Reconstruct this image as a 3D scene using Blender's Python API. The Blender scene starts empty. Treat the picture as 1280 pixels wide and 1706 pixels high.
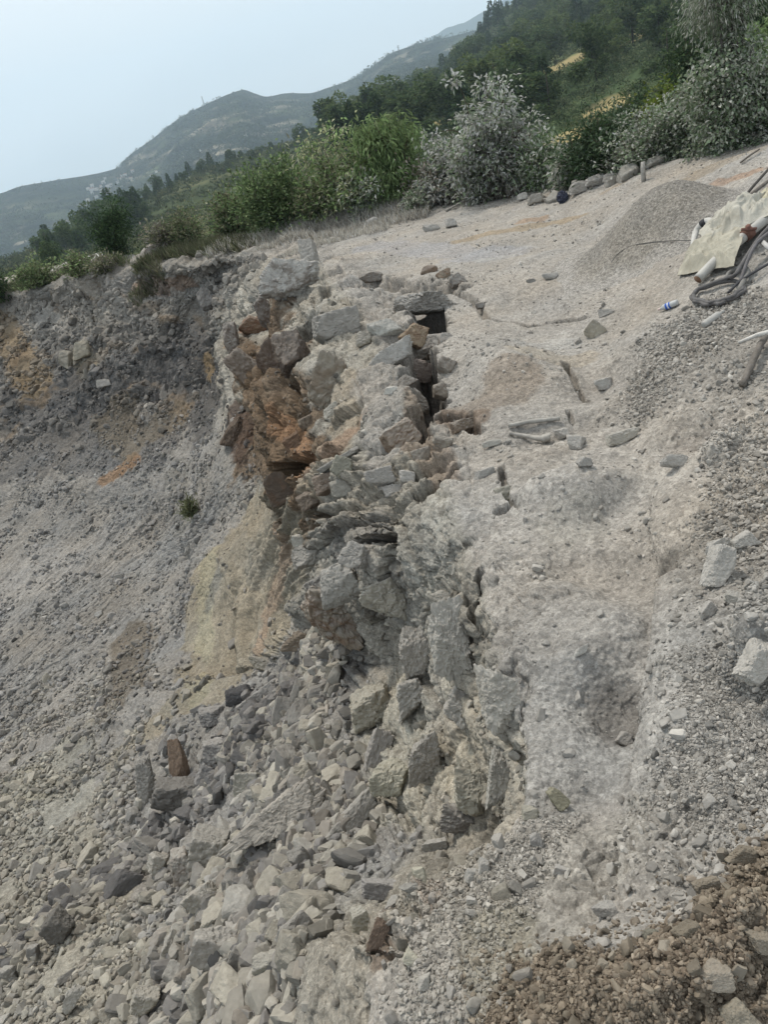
import bpy, math, random
import numpy as np
from mathutils import Vector, Matrix, Euler

random.seed(7)
RNG = np.random.default_rng(7)
SC = bpy.context.scene
COL = SC.collection
R = math.radians

# ------------------------------------------------------------------ camera
IW, IH, FPX = 1280.0, 1706.0, 1280.0
PITCH, ROLL, CAM = R(27.0), R(15.0), np.array((0.0, 0.0, 2.0))
_f = np.array((0.0, math.cos(PITCH), -math.sin(PITCH)))
_r0 = np.array((1.0, 0.0, 0.0))
_u0 = np.array((0.0, math.sin(PITCH), math.cos(PITCH)))
_r = math.cos(ROLL) * _r0 - math.sin(ROLL) * _u0
_u = math.cos(ROLL) * _u0 + math.sin(ROLL) * _r0
cam_data = bpy.data.cameras.new("camera")
cam = bpy.data.objects.new("camera", cam_data)
COL.objects.link(cam)
cam.matrix_world = Matrix(((_r[0], _u[0], -_f[0], CAM[0]), (_r[1], _u[1], -_f[1], CAM[1]), (_r[2], _u[2], -_f[2], CAM[2]), (0, 0, 0, 1)))
cam_data.sensor_fit = 'VERTICAL'
cam_data.angle = 2 * math.atan(IH / 2 / FPX)
cam_data.clip_start = 0.02
cam_data.clip_end = 60000
SC.camera = cam

# ------------------------------------------------------------------ sky, sun, exposure
SUN_EL, SUN_AZ = R(58.0), R(-28.0)      # azimuth clockwise from +Y: hazy sun ahead, so faces turned to the camera lie in shade
world = bpy.data.worlds.new("World")
SC.world = world
world.use_nodes = True
nt = world.node_tree
nt.nodes.clear()
w_out = nt.nodes.new('ShaderNodeOutputWorld')
w_bg = nt.nodes.new('ShaderNodeBackground')
w_sky = nt.nodes.new('ShaderNodeTexSky')
w_sky.sky_type = 'NISHITA'
w_sky.sun_disc = False
w_sky.sun_elevation = SUN_EL
w_sky.sun_rotation = SUN_AZ
w_sky.air_density = 1.0
w_sky.dust_density = 4.0
w_sky.altitude = 800
w_mix = nt.nodes.new('ShaderNodeMix'); w_mix.data_type = 'RGBA'
w_tc = nt.nodes.new('ShaderNodeTexCoord')
w_map = nt.nodes.new('ShaderNodeMapping'); w_map.inputs['Scale'].default_value = (1.0, 1.0, 3.0)
w_n = nt.nodes.new('ShaderNodeTexNoise'); w_n.inputs['Scale'].default_value = 1.3; w_n.inputs['Detail'].default_value = 3
w_r = nt.nodes.new('ShaderNodeValToRGB')
w_r.color_ramp.elements[0].position = 0.30; w_r.color_ramp.elements[0].color = (4.9, 5.35, 5.6, 1)
w_r.color_ramp.elements[1].position = 0.60; w_r.color_ramp.elements[1].color = (8.5, 8.6, 8.55, 1)
nt.links.new(w_tc.outputs['Generated'], w_map.inputs['Vector'])
nt.links.new(w_map.outputs[0], w_n.inputs['Vector'])
nt.links.new(w_n.outputs['Fac'], w_r.inputs['Fac'])
w_mix.inputs['Factor'].default_value = 0.95
nt.links.new(w_sky.outputs[0], w_mix.inputs['A'])
nt.links.new(w_r.outputs[0], w_mix.inputs['B'])
nt.links.new(w_mix.outputs['Result'], w_bg.inputs['Color'])
w_bg.inputs['Strength'].default_value = 0.088
nt.links.new(w_bg.outputs[0], w_out.inputs['Surface'])
sun_data = bpy.data.lights.new("sun", 'SUN')
sun_data.energy = 2.1
sun_data.angle = R(9)
sun_data.color = (1.0, 0.93, 0.82)
sun = bpy.data.objects.new("sun", sun_data)
COL.objects.link(sun)
_sd = Vector((math.cos(SUN_EL) * math.sin(SUN_AZ), math.cos(SUN_EL) * math.cos(SUN_AZ), math.sin(SUN_EL)))
sun.rotation_euler = _sd.to_track_quat('Z', 'Y').to_euler()
SC.view_settings.view_transform = 'Standard'
SC.view_settings.look = 'None'
SC.view_settings.exposure = 0.66
SC.view_settings.gamma = 1.0
SC.cycles.use_denoising = True
SC.cycles.max_bounces = 4
SC.cycles.diffuse_bounces = 2
SC.cycles.volume_bounces = 2
SC.cycles.transparent_max_bounces = 8

# ------------------------------------------------------------------ helpers: pixels <-> space, only used to lay the place out to scale
def ray(px, py):
    d = _f + (px - IW / 2) / FPX * _r + (IH / 2 - py) / FPX * _u
    return d / np.linalg.norm(d)

def P(px, py, z=None, d=None):
    v = ray(px, py)
    if d is None:
        d = (z - CAM[2]) / v[2]
    return CAM + v * d

def proj(p):
    q = np.asarray(p, dtype=np.float64) - CAM
    zf = q @ _f
    zs = np.where(np.abs(zf) < 1e-6, 1e-6, zf)
    return IW / 2 + FPX * (q @ _r) / zs, IH / 2 - FPX * (q @ _u) / zs, zf

def sm(a, b, x):
    t = np.clip((x - a) / (b - a), 0, 1)
    return t * t * (3 - 2 * t)

def srgb(r, g, b):
    c = np.array((r, g, b), dtype=np.float64) / 255
    return np.where(c <= 0.04045, c / 12.92, ((c + 0.055) / 1.055) ** 2.4)

# ------------------------------------------------------------------ noise in numpy
def _hash(ix, iy, iz, seed):
    h = (ix.astype(np.uint32) * np.uint32(374761393) + iy.astype(np.uint32) * np.uint32(668265263)
         + iz.astype(np.uint32) * np.uint32(2246822519) + np.uint32((seed * 3266489917) & 0xffffffff))
    h = (h ^ (h >> np.uint32(13))) * np.uint32(1274126177)
    h = (h ^ (h >> np.uint32(15))) * np.uint32(2654435761)
    return h ^ (h >> np.uint32(16))

_trng = np.random.default_rng(3)
_G = _trng.normal(size=(256, 3)); _G /= np.linalg.norm(_G, axis=1)[:, None]
_G = _G.astype(np.float32)
_J = _trng.random((4096, 3)).astype(np.float32)

def noise(p, scale=1.0, seed=0):
    """gradient noise, about -1..1, feature size 1/scale"""
    q = (np.asarray(p) * scale).astype(np.float32)
    i = np.floor(q).astype(np.int32)
    f = q - i
    w = f * f * f * (f * (f * 6 - 15) + 10)
    out = np.zeros(len(q), np.float32)
    for dx in (0, 1):
        wx = w[:, 0] if dx else 1 - w[:, 0]
        for dy in (0, 1):
            wy = w[:, 1] if dy else 1 - w[:, 1]
            for dz in (0, 1):
                wz = w[:, 2] if dz else 1 - w[:, 2]
                g = _G[_hash(i[:, 0] + dx, i[:, 1] + dy, i[:, 2] + dz, seed) & 255]
                dot = g[:, 0] * (f[:, 0] - dx) + g[:, 1] * (f[:, 1] - dy) + g[:, 2] * (f[:, 2] - dz)
                out += dot * wx * wy * wz
    return out * 1.6

def fbm(p, scale=1.0, octs=4, seed=0, gain=0.5):
    o = np.zeros(len(p), np.float32); a = 1.0; t = 0
    for k in range(octs):
        o += a * noise(p, scale * 2 ** k, seed + 17 * k); t += a; a *= gain
    return o / t

def cells(p, scale, seed=0):
    """Worley cells: F1, F2, cell hash, offset from the cell's point"""
    q = (np.asarray(p) * scale).astype(np.float32)
    i = np.floor(q).astype(np.int32)
    n = len(q)
    f1 = np.full(n, 9.0, np.float32); f2 = np.full(n, 9.0, np.float32)
    hid = np.zeros(n, np.uint32); off = np.zeros((n, 3), np.float32)
    for dx in (-1, 0, 1):
        for dy in (-1, 0, 1):
            for dz in (-1, 0, 1):
                c = i + np.array((dx, dy, dz), np.int32)
                h = _hash(c[:, 0], c[:, 1], c[:, 2], seed)
                v = q - (c + _J[h & 4095])
                d = (v * v).sum(1)
                b = d < f1
                f2 = np.where(b, f1, np.minimum(f2, d))
                f1 = np.where(b, d, f1)
                hid = np.where(b, h, hid)
                off[b] = v[b]
    return np.sqrt(f1), np.sqrt(f2), hid, off

def facet(p, scale, seed=0, slope=0.9):
    """broken-stone relief: every cell a tilted flat face at its own height, dark joints between; unit = cell size"""
    f1, f2, h, off = cells(p, scale, seed)
    g = _G[h & 255]
    hh = _J[(h >> np.uint32(8)) & 4095]
    d = (hh[:, 0] - 0.5) * 0.9 + slope * (g * off).sum(1)
    crack = 1 - sm(0.0, 0.14, f2 - f1)
    return d, crack, hh[:, 1]

# ------------------------------------------------------------------ mesh + material helpers
def mesh_from(name, verts, faces, colors=None, smooth=True, extra=None):
    """faces: int array (n,3) or (n,4)"""
    me = bpy.data.meshes.new(name)
    verts = np.ascontiguousarray(verts, dtype=np.float32)
    faces = np.ascontiguousarray(faces, dtype=np.int32)
    n, k = faces.shape
    me.vertices.add(len(verts)); me.vertices.foreach_set("co", verts.ravel())
    me.loops.add(n * k); me.loops.foreach_set("vertex_index", faces.ravel())
    me.polygons.add(n)
    me.polygons.foreach_set("loop_start", np.arange(0, n * k, k, dtype=np.int32))
    me.polygons.foreach_set("use_smooth", np.full(n, bool(smooth)))
    me.update(calc_edges=True)
    if colors is not None:
        a = me.attributes.new("albedo", 'FLOAT_COLOR', 'POINT')
        c = np.ones((len(verts), 4), np.float32); c[:, :3] = colors
        a.data.foreach_set("color", c.ravel())
    for nm, arr in (extra or {}).items():
        a = me.attributes.new(nm, 'FLOAT', 'POINT')
        a.data.foreach_set("value", np.ascontiguousarray(arr, dtype=np.float32))
    return me

def link(name, me, mat=None, parent=None, loc=None):
    o = bpy.data.objects.new(name, me); COL.objects.link(o)
    if mat is not None and me is not None and not me.materials:
        me.materials.append(mat)
    if parent is not None: o.parent = parent
    if loc is not None: o.location = loc
    return o

def tag(o, label=None, cat=None, group=None, kind=None):
    if label: o['label'] = label
    if cat: o['category'] = cat
    if group: o['group'] = group
    if kind: o['kind'] = kind
    return o

def empty(name, loc):
    o = bpy.data.objects.new(name, None); COL.objects.link(o); o.location = loc
    o.empty_display_size = 0.2
    return o

class NT:
    def __init__(self, m): self.t = m.node_tree
    def n(self, typ, **kw):
        nd = self.t.nodes.new(typ)
        for k, v in kw.items():
            if k.startswith('i_'):
                nd.inputs[k[2:].replace('_', ' ')].default_value = v
            else: setattr(nd, k, v)
        return nd
    def l(self, a, b): self.t.links.new(a, b)

def mat_attr(name, rough=0.95, var=0.35, vscale=9.0, bump=((40.0, 0.012), (160.0, 0.004)), spec=0.2, speck=0.0, coord='Object', objrand=0.0, translucent=0.0):
    """albedo attribute x procedural mottling, with fine procedural bump"""
    m = bpy.data.materials.new(name); m.use_nodes = True
    k = NT(m); b = m.node_tree.nodes['Principled BSDF']
    b.inputs['Roughness'].default_value = rough
    b.inputs['Specular IOR Level'].default_value = spec
    at = k.n('ShaderNodeAttribute', attribute_name='albedo')
    tc = k.n('ShaderNodeTexCoord')
    col = at.outputs['Color']
    if var > 0:
        nz = k.n('ShaderNodeTexNoise', i_Scale=vscale, i_Detail=6.0, i_Roughness=0.65)
        k.l(tc.outputs[coord], nz.inputs['Vector'])
        mr = k.n('ShaderNodeMapRange'); mr.inputs['From Min'].default_value = 0.25; mr.inputs['From Max'].default_value = 0.75
        mr.inputs['To Min'].default_value = 1 - var; mr.inputs['To Max'].default_value = 1 + var
        k.l(nz.outputs['Fac'], mr.inputs['Value'])
        mx = k.n('ShaderNodeVectorMath', operation='SCALE')
        k.l(col, mx.inputs[0]); k.l(mr.outputs[0], mx.inputs['Scale']); col = mx.outputs[0]
    if speck > 0:
        for vs in (60.0, 190.0):
            vo = k.n('ShaderNodeTexVoronoi', i_Scale=vs)
            k.l(tc.outputs[coord], vo.inputs['Vector'])
            sp = k.n('ShaderNodeSeparateColor'); k.l(vo.outputs['Color'], sp.inputs[0])
            mr = k.n('ShaderNodeMapRange'); mr.inputs['To Min'].default_value = 1 - speck; mr.inputs['To Max'].default_value = 1 + speck
            k.l(sp.outputs[0], mr.inputs['Value'])
            mx = k.n('ShaderNodeVectorMath', operation='SCALE')
            k.l(col, mx.inputs[0]); k.l(mr.outputs[0], mx.inputs['Scale']); col = mx.outputs[0]
    if objrand > 0:
        oi = k.n('ShaderNodeObjectInfo')
        mr = k.n('ShaderNodeMapRange'); mr.inputs['To Min'].default_value = 1 - objrand; mr.inputs['To Max'].default_value = 1 + objrand
        k.l(oi.outputs['Random'], mr.inputs['Value'])
        mx = k.n('ShaderNodeVectorMath', operation='SCALE')
        k.l(col, mx.inputs[0]); k.l(mr.outputs[0], mx.inputs['Scale']); col = mx.outputs[0]
    k.l(col, b.inputs['Base Color'])
    prev = None
    for sc_, di in bump:
        nz = k.n('ShaderNodeTexNoise', i_Scale=sc_, i_Detail=5.0, i_Roughness=0.7)
        k.l(tc.outputs[coord], nz.inputs['Vector'])
        bp = k.n('ShaderNodeBump', i_Strength=1.0, i_Distance=di)
        k.l(nz.outputs['Fac'], bp.inputs['Height'])
        if prev: k.l(prev, bp.inputs['Normal'])
        prev = bp.outputs[0]
    if prev: k.l(prev, b.inputs['Normal'])
    if translucent > 0:
        tr = k.n('ShaderNodeBsdfTranslucent'); k.l(col, tr.inputs['Color'])
        ms = k.n('ShaderNodeMixShader'); ms.inputs[0].default_value = translucent
        out = m.node_tree.nodes['Material Output']
        k.l(b.outputs[0], ms.inputs[1]); k.l(tr.outputs[0], ms.inputs[2]); k.l(ms.outputs[0], out.inputs['Surface'])
    return m

def mat_plain(name, rgb, rough=0.6, spec=0.3, metal=0.0, var=0.2, vscale=14.0, bump=0.0, dust=0.0):
    m = bpy.data.materials.new(name); m.use_nodes = True
    k = NT(m); b = m.node_tree.nodes['Principled BSDF']
    b.inputs['Roughness'].default_value = rough; b.inputs['Specular IOR Level'].default_value = spec; b.inputs['Metallic'].default_value = metal
    tc = k.n('ShaderNodeTexCoord')
    nz = k.n('ShaderNodeTexNoise', i_Scale=vscale, i_Detail=6.0, i_Roughness=0.65); k.l(tc.outputs['Object'], nz.inputs['Vector'])
    rp = k.n('ShaderNodeValToRGB')
    rp.color_ramp.elements[0].position = 0.3; rp.color_ramp.elements[1].position = 0.7
    c = np.array(rgb)
    rp.color_ramp.elements[0].color = (*np.clip(c * (1 - var), 0, 1), 1); 
    hi = c * (1 + var) * (1 - dust) + dust * np.array((0.36, 0.34, 0.32))
    rp.color_ramp.elements[1].color = (*np.clip(hi, 0, 1), 1)
    k.l(nz.outputs['Fac'], rp.inputs['Fac']); k.l(rp.outputs[0], b.inputs['Base Color'])
    if bump:
        bp = k.n('ShaderNodeBump', i_Strength=1.0, i_Distance=bump); k.l(nz.outputs['Fac'], bp.inputs['Height']); k.l(bp.outputs[0], b.inputs['Normal'])
    return m
GRID = (1700, 1500); QS = 1.0; HAZE = 2.6e-4
# ------------------------------------------------------------------ the quarry: one sheet from the plateau over the lip, down the face and the talus to the pit floor
NU, NV = GRID
def Z(px, py, z): return P(px, py, z=z)
def D(px, py, d): return P(px, py, d=d)
def A(x, y, z): return np.array((x, y, z), dtype=np.float64)
OFF = np.array((4.5, -.6, .55))
NET = [
 # far right,        right,             middle,            near lip,         lip,              upper face,        mid face,          foot,              talus,             low talus,         floor
 [A(9,-6,.9),        A(4,-5,.4),        A(1.8,-4.5,.2),    A(.2,-4,0),       A(-.7,-4,-.1),    A(-1.1,-4,-.5),    A(-1.5,-4,-1.0),   A(-2,-4,-1.5),     A(-2.8,-4,-2),     A(-4.5,-4,-2.8),   A(-12,-6,-3.6)],
 [A(7,-.4,.8),       A(2.6,-.3,.4),     A(1.2,-.1,.2),     A(.2,0.1,0),      A(-.5,.2,-.1),    A(-.7,.25,-.35),   A(-.95,.3,-.7),    A(-1.3,.4,-1.1),   A(-2.0,.5,-1.7),   A(-3.2,.6,-2.5),   A(-11,-1,-3.5)],
 [Z(1300,1700,.3)+OFF,  Z(1300,1700,.3),   Z(1000,1740,.15),  Z(760,1740,0),    Z(620,1740,-.15), Z(590,1730,-.3),   Z(560,1730,-.5),   Z(500,1730,-.8),   Z(380,1730,-1.3),  Z(150,1740,-2.3),  A(-9,1,-3.5)],
 [Z(1300,1450,.22)+OFF,   Z(1300,1450,.22),  Z(1000,1530,.05),  Z(790,1540,0),    Z(655,1560,-.1),  Z(625,1560,-.35),  Z(590,1560,-.6),   Z(530,1560,-.95),  Z(400,1560,-1.5),  Z(130,1600,-2.7),  A(-8.5,2.5,-3.6)],
 [Z(1300,1250,.2)+OFF,   Z(1300,1250,.2),   Z(1050,1330,.0),   Z(900,1370,0),    Z(835,1375,-.05), Z(805,1392,-.45),  Z(765,1400,-.9),   Z(690,1410,-1.05), Z(520,1410,-1.5),  Z(200,1440,-3.0),  A(-8.5,3.5,-3.8)],
 [Z(1300,1110,.2)+OFF,    Z(1300,1110,.2),   Z(1080,1170,-.06), Z(930,1225,0),    Z(852,1235,-.02), Z(825,1255,-.38),  Z(760,1300,-.95),  Z(650,1315,-1.35), Z(480,1290,-1.9),  Z(200,1330,-3.4),  A(-8.5,4.5,-4.2)],
 [Z(1300,940,.2)+OFF,    Z(1300,940,.2),    Z(1080,1020,0),    Z(920,1075,0),    Z(835,1085,-.04), Z(780,1095,-.42),  Z(710,1100,-.95),  Z(600,1120,-1.5),  Z(450,1140,-2.3),  Z(150,1200,-3.9),  A(-8.5,5.5,-4.6)],
 [Z(1300,780,.22)+OFF,    Z(1300,780,.22),   Z(1060,840,0),     Z(870,905,0),     Z(795,935,-.02),  Z(720,950,-.25),   Z(620,985,-.7),    Z(520,1065,-1.7),  Z(420,1120,-2.7),  Z(250,1180,-3.7),  A(-8.5,6.3,-4.8)],
 [Z(1300,640,.28)+OFF,    Z(1300,640,.28),   Z(1030,700,.0),    Z(840,755,0),     Z(750,785,-.04),  Z(640,835,-.2),    Z(535,880,-.6),    Z(475,1000,-2.1),  Z(365,1130,-3.3),  Z(200,1130,-4.0),  A(-8.5,7,-4.9)],
 [Z(1300,545,.35)+OFF,   Z(1300,545,.35),   Z(1010,615,.0),    Z(810,655,0),     Z(715,690,-.08),  Z(600,705,-.12),   Z(492,765,-.75),   D(440,872,9.4),   Z(335,1010,-3.55), Z(220,1070,-4.2),  A(-8.5,7.6,-5)],
 [Z(1300,455,.4)+OFF,   Z(1300,455,.4),    Z(1000,525,.0),    Z(770,560,0),     Z(640,575,.0),    Z(505,575,-.12),   D(388,650,11.0),   D(428,800,11.9),   Z(328,910,-3.5),   Z(245,990,-4.2),   A(-8.6,8.1,-5)],
 [Z(1300,370,.5)+OFF,   Z(1300,370,.5),    Z(1000,430,.03),   Z(740,455,0),     Z(550,455,.05),   Z(478,487,.05),    Z(410,545,-.85),   D(395,690,13.6),   Z(312,880,-3.6),   Z(235,955,-4.3),   A(-8.8,8.5,-5)],
 [Z(1310,285,.6)+OFF,   Z(1310,285,.6),    Z(960,370,.06),    Z(700,405,0),     Z(490,430,0),     Z(425,455,-.2),    Z(372,510,-1.0),   Z(352,660,-2.6),   Z(300,830,-3.7),   Z(222,925,-4.4),   A(-9,8.9,-5.1)],
 [Z(1290,232,.55)+A(6,.5,-.2),      Z(1290,232,.55),   Z(900,318,.1),     Z(640,375,.02),   Z(420,425,-.02),  Z(365,455,-.45),   Z(320,530,-1.4),   Z(292,680,-2.9),   Z(255,810,-3.75),  Z(190,905,-4.4),   A(-9.2,9.4,-5.1)],
 [A(16,30,-3),      A(8,18,-.7),        Z(700,345,.04),    Z(520,388,0),     Z(335,435,-.08),  Z(290,478,-.65),   Z(245,570,-1.7),   Z(215,695,-3.0),   Z(180,800,-3.8),   Z(130,900,-4.5),   A(-9.6,9.9,-5.1)],
 [A(4,34,-4),        A(0.5,22,-1.0),    Z(500,380,.0),     Z(360,415,-.02),  Z(215,450,-.15),  Z(185,500,-.8),    Z(145,590,-1.9),   Z(115,720,-3.2),   Z(75,805,-3.9),    Z(10,900,-4.5),    A(-10.5,10.3,-5.1)],
 [A(-8,36,-6),       A(-6,26,-1.5),     Z(280,420,-.1),    Z(190,440,-.15),  Z(75,478,-.3),    Z(40,525,-1.0),    Z(0,620,-2.1),     Z(-50,740,-3.35),  Z(-110,820,-4.0),  Z(-200,900,-4.6),  A(-12,10.5,-5.1)],
 [A(-20,36,-7),      A(-15,27,-2.2),    Z(20,470,-.4),     Z(-60,485,-.45),  Z(-180,530,-.5),  Z(-220,570,-1.2),  Z(-260,650,-2.3),  Z(-300,760,-3.5),  Z(-380,830,-4.1),  Z(-480,900,-4.7),  A(-14,10.5,-5.1)],
 [A(-36,30,-7),      A(-26,24,-2.5),    A(-21,21.5,-.8),   A(-18.5,20,-.7),  A(-17,19,-.7),    A(-16.3,18.4,-1.3),A(-15.4,17.8,-2.4),A(-14.5,17,-3.6),  A(-13.5,16,-4.2),  A(-12.5,14,-4.8),  A(-20,8,-5.2)],
]
NET = np.array(NET)

def catmull(pts, t):
    """pts (n,...) at integer params; sample at t"""
    n = len(pts)
    ext = np.concatenate([2 * pts[:1] - pts[1:2], pts, 2 * pts[-1:] - pts[-2:-1]])
    i = np.clip(np.floor(t).astype(int), 0, n - 2)
    f = (t - i).reshape((-1,) + (1,) * (pts.ndim - 1))
    p0, p1, p2, p3 = ext[i], ext[i + 1], ext[i + 2], ext[i + 3]
    k = 0.42
    m1, m2 = k * (p2 - p0), k * (p3 - p1)
    f2, f3 = f * f, f * f * f
    return (2 * f3 - 3 * f2 + 1) * p1 + (f3 - 2 * f2 + f) * m1 + (-2 * f3 + 3 * f2) * p2 + (f3 - f2) * m2

def net_eval(tu, tv):
    a = catmull(NET, tu)
    return np.swapaxes(catmull(np.swapaxes(a, 0, 1), tv), 0, 1)

def spaced(n_out, tmax, other, axis):
    """parameter values spread evenly in seen length"""
    t = np.linspace(0, tmax, 400)
    g = net_eval(t, other) if axis == 0 else np.swapaxes(net_eval(other, t), 0, 1)
    L = np.linalg.norm(np.diff(g, axis=0), axis=2)
    mid = 0.5 * (g[1:] + g[:-1])
    x, y, zf = proj(mid.reshape(-1, 3))
    x, y, zf = (q.reshape(L.shape) for q in (x, y, zf))
    vis = (zf > 0.3) & (x > -100) & (x < 1380) & (y > 150) & (y < 1800)
    dist = np.linalg.norm(mid - CAM, axis=2)
    s = L / dist
    w = np.where(vis, 1.0, 0.06)
    dens = np.quantile(s * w, 0.85, axis=1) + 0.25 * (s * w).max(axis=1)
    c = np.concatenate([[0], np.cumsum(dens + 1e-4)])
    return np.interp(np.linspace(0, c[-1], n_out), c, t)

_ou, _ov = np.linspace(0, len(NET) - 1, 90), np.linspace(0, NET.shape[1] - 1, 70)
TU = spaced(NU, len(NET) - 1, _ov, 0)
TV = spaced(NV, NET.shape[1] - 1, _ou, 1)
G0 = net_eval(TU, TV)

def grid_normals(g):
    du = np.gradient(g, axis=0); dv = np.gradient(g, axis=1)
    n = np.cross(du, dv)
    l = np.linalg.norm(n, axis=2); l[l < 1e-12] = 1
    return n / l[..., None], l

N0, AREA0 = grid_normals(G0)
PT = G0.reshape(-1, 3); NRM = N0.reshape(-1, 3)
print('normal z mean', NRM[:, 2].mean())
UU, VV = np.meshgrid(TU, TV, indexing='ij')
UU = UU.ravel(); VV = VV.ravel()

class Hits:
    """nearest seen vertex of a point set for a pixel"""
    def __init__(s, pts, cell=3):
        s.cell = cell; s.pts = pts
        x, y, zf = proj(pts)
        ok = np.flatnonzero((zf > 0.2) & (x > -120) & (x < 1400) & (y > 0) & (y < 1830))
        cx = ((x[ok] + 120) // cell).astype(int); cy = (y[ok] // cell).astype(int)
        s.w = int(1520 // cell) + 2
        s.h = int(1830 // cell) + 2
        key = cy * s.w + cx
        o = np.lexsort((zf[ok], key))
        k, first = np.unique(key[o], return_index=True)
        s.map = np.full(s.w * s.h, -1); s.map[k] = ok[o[first]]
        s.depth = zf
        s.x, s.y = x, y
    def __call__(s, px, py):
        cx, cy = int((px + 120) // s.cell), int(py // s.cell)
        for r in range(0, 40):
            best = None
            for yy in range(max(0, cy - r), min(s.h - 1, cy + r) + 1):
                for xx in range(max(0, cx - r), min(s.w - 1, cx + r) + 1):
                    if max(abs(yy - cy), abs(xx - cx)) != r: continue
                    v = s.map[yy * s.w + xx]
                    if v >= 0 and (best is None or s.depth[v] < s.depth[best]): best = v
            if best is not None: return best
        raise ValueError('no ground at %s %s' % (px, py))

HIT0 = Hits(PT)
_warp2 = fbm(PT, 6.5, 3, 15, .6) * .8
_warp = (fbm(PT, 1.1, 3, 5) * 0.55 + fbm(PT, 5.0, 2, 9) * 0.35)

def paint(pts, r, soft=0.5, warp=1.0, z=None, W=None):
    """weight 0..1 of a patch round a line of places on the ground; r in pixels at each place"""
    idx = [HIT0(*p) for p in pts]
    C = PT[idx]; rr = np.array([r * HIT0.depth[i] / FPX for i in idx])
    lo = C.min(0) - rr.max() * 2.2; hi = C.max(0) + rr.max() * 2.2
    m = np.flatnonzero(np.all((PT > lo) & (PT < hi), axis=1))
    q = PT[m]
    best = np.full(len(m), 9.0)
    if len(C) == 1:
        best = np.linalg.norm(q - C[0], axis=1) / rr[0]
    for k in range(len(C) - 1):
        e = C[k + 1] - C[k]
        t = np.clip(((q - C[k]) @ e) / max(e @ e, 1e-9), 0, 1)
        d = np.linalg.norm(q - C[k] - t[:, None] * e, axis=1) / (rr[k] + t * (rr[k + 1] - rr[k]))
        best = np.minimum(best, d)
    best = best * (1 + warp * (_warp if W is None else W)[m])
    w = 1 - sm(1 - soft, 1 + soft, best)
    return m, w

def paint_full(*a, **k):
    o = np.zeros(len(PT), np.float32); m, w = paint(*a, **k); o[m] = w
    return o
# ------------------------------------------------------------------ ground: colours of the earth and stone, relief
ALB = 0.80
SAT = 0.62
def C(r, g, b):
    c = srgb(r, g, b) * ALB * np.array((1.015, 1.0, .965))
    g_ = c @ np.array((.3, .55, .15))
    return g_ + (c - g_) * SAT
nV = len(PT)
v_, u_ = VV.astype(np.float32), UU.astype(np.float32)
wall_w = sm(3.9, 4.5, v_) * (1 - sm(6.6, 7.6, v_))          # the faces
tal_w = sm(6.6, 7.6, v_)
plat_w = 1 - sm(3.6, 4.3, v_)
back_w = sm(11.6, 12.8, u_)                                  # the far wall of the pit
base = (plat_w[:, None] * C(167, 160, 151) + wall_w[:, None] * ((1 - back_w)[:, None] * C(157, 150, 136) + back_w[:, None] * C(120, 115, 109))
        + tal_w[:, None] * C(132, 128, 123))
base /= np.maximum((plat_w + wall_w + tal_w), 1e-3)[:, None]
base = base.astype(np.float32)
gravel = (0.35 * plat_w + 0.25 * wall_w + 0.8 * tal_w).astype(np.float32)
rock = (wall_w * (1 - 0.35 * back_w)).astype(np.float32)
dustw = plat_w.copy()

_hi = fbm(PT, 5.0, 4, 81, .65)
def tint(col, pts, r, k=0.9, soft=0.6, warp=1.0, v=None, u=None):
    m, w = paint(pts, r, soft, warp)
    w = sm(.22, .72, w + .55 * _hi[m] * (w > .02)) * k
    if v: w = w * sm(v[0] - .35, v[0] + .05, v_[m]) * (1 - sm(v[1] - .05, v[1] + .35, v_[m]))
    if u: w = w * ((u_[m] >= u[0]) & (u_[m] <= u[1]))
    base[m] = base[m] * (1 - w[:, None]) + C(*col) * w[:, None]

def amount(arr, val, pts, r, soft=0.6, warp=1.0, v=None):
    m, w = paint(pts, r, soft, warp)
    if v: w = w * ((v_[m] >= v[0]) & (v_[m] <= v[1]))
    arr[m] = arr[m] * (1 - w) + val * w

PL, FA, PIT = (0, 4.4), (3.6, 8), (6.4, 10)
# plateau
tint((154, 148, 140), [(1295, 620), (1290, 1000), (1260, 1250), (1100, 1380)], 120, .9, v=PL)
tint((156, 149, 140), [(1200, 520), (1120, 640), (1260, 690)], 110, .8, v=PL)
tint((154, 148, 138), [(780, 1440), (900, 1500), (1010, 1430)], 110, .8, v=PL)
tint((150, 142, 120), [(820, 1560), (830, 1680)], 60, .7, v=PL)
tint((125, 109, 89), [(1330, 1480), (1220, 1590), (1080, 1690), (900, 1760)], 125, 1.0, .35, v=PL)
tint((122, 98, 78), [(1180, 1610), (1080, 1640)], 60, .5, v=PL)
tint((126, 106, 88), [(662, 1500), (640, 1560), (632, 1600)], 17, .8)
tint((150, 128, 112), [(740, 1450), (720, 1500)], 22, .5)
tint((174, 168, 160), [(880, 830), (1000, 860), (1110, 790), (1200, 740)], 60, .7, v=PL)
tint((163, 159, 153), [(900, 1160), (960, 1260), (900, 1300)], 80, .75, v=PL)
tint((172, 166, 158), [(1140, 1190), (1080, 1280)], 40, .7, v=PL)
tint((138, 132, 125), [(1040, 1180)], 52, .9, v=PL)
tint((140, 135, 128), [(1110, 925)], 30, .7, v=PL)
tint((158, 152, 140), [(960, 880)], 60, .5, v=PL)
tint((172, 168, 162), [(880, 585), (930, 570)], 26, .8, v=PL)
tint((172, 158, 136), [(880, 610), (960, 600)], 34, .7, v=PL)
tint((146, 128, 108), [(760, 690), (840, 670), (860, 640)], 45, .6)
tint((132, 108, 86), [(735, 700), (800, 700)], 24, .7)
tint((168, 160, 152), [(1160, 720)], 60, .6, v=PL)
tint((160, 158, 160), [(760, 430), (850, 420), (620, 410)], 34, .8, v=PL)
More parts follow.
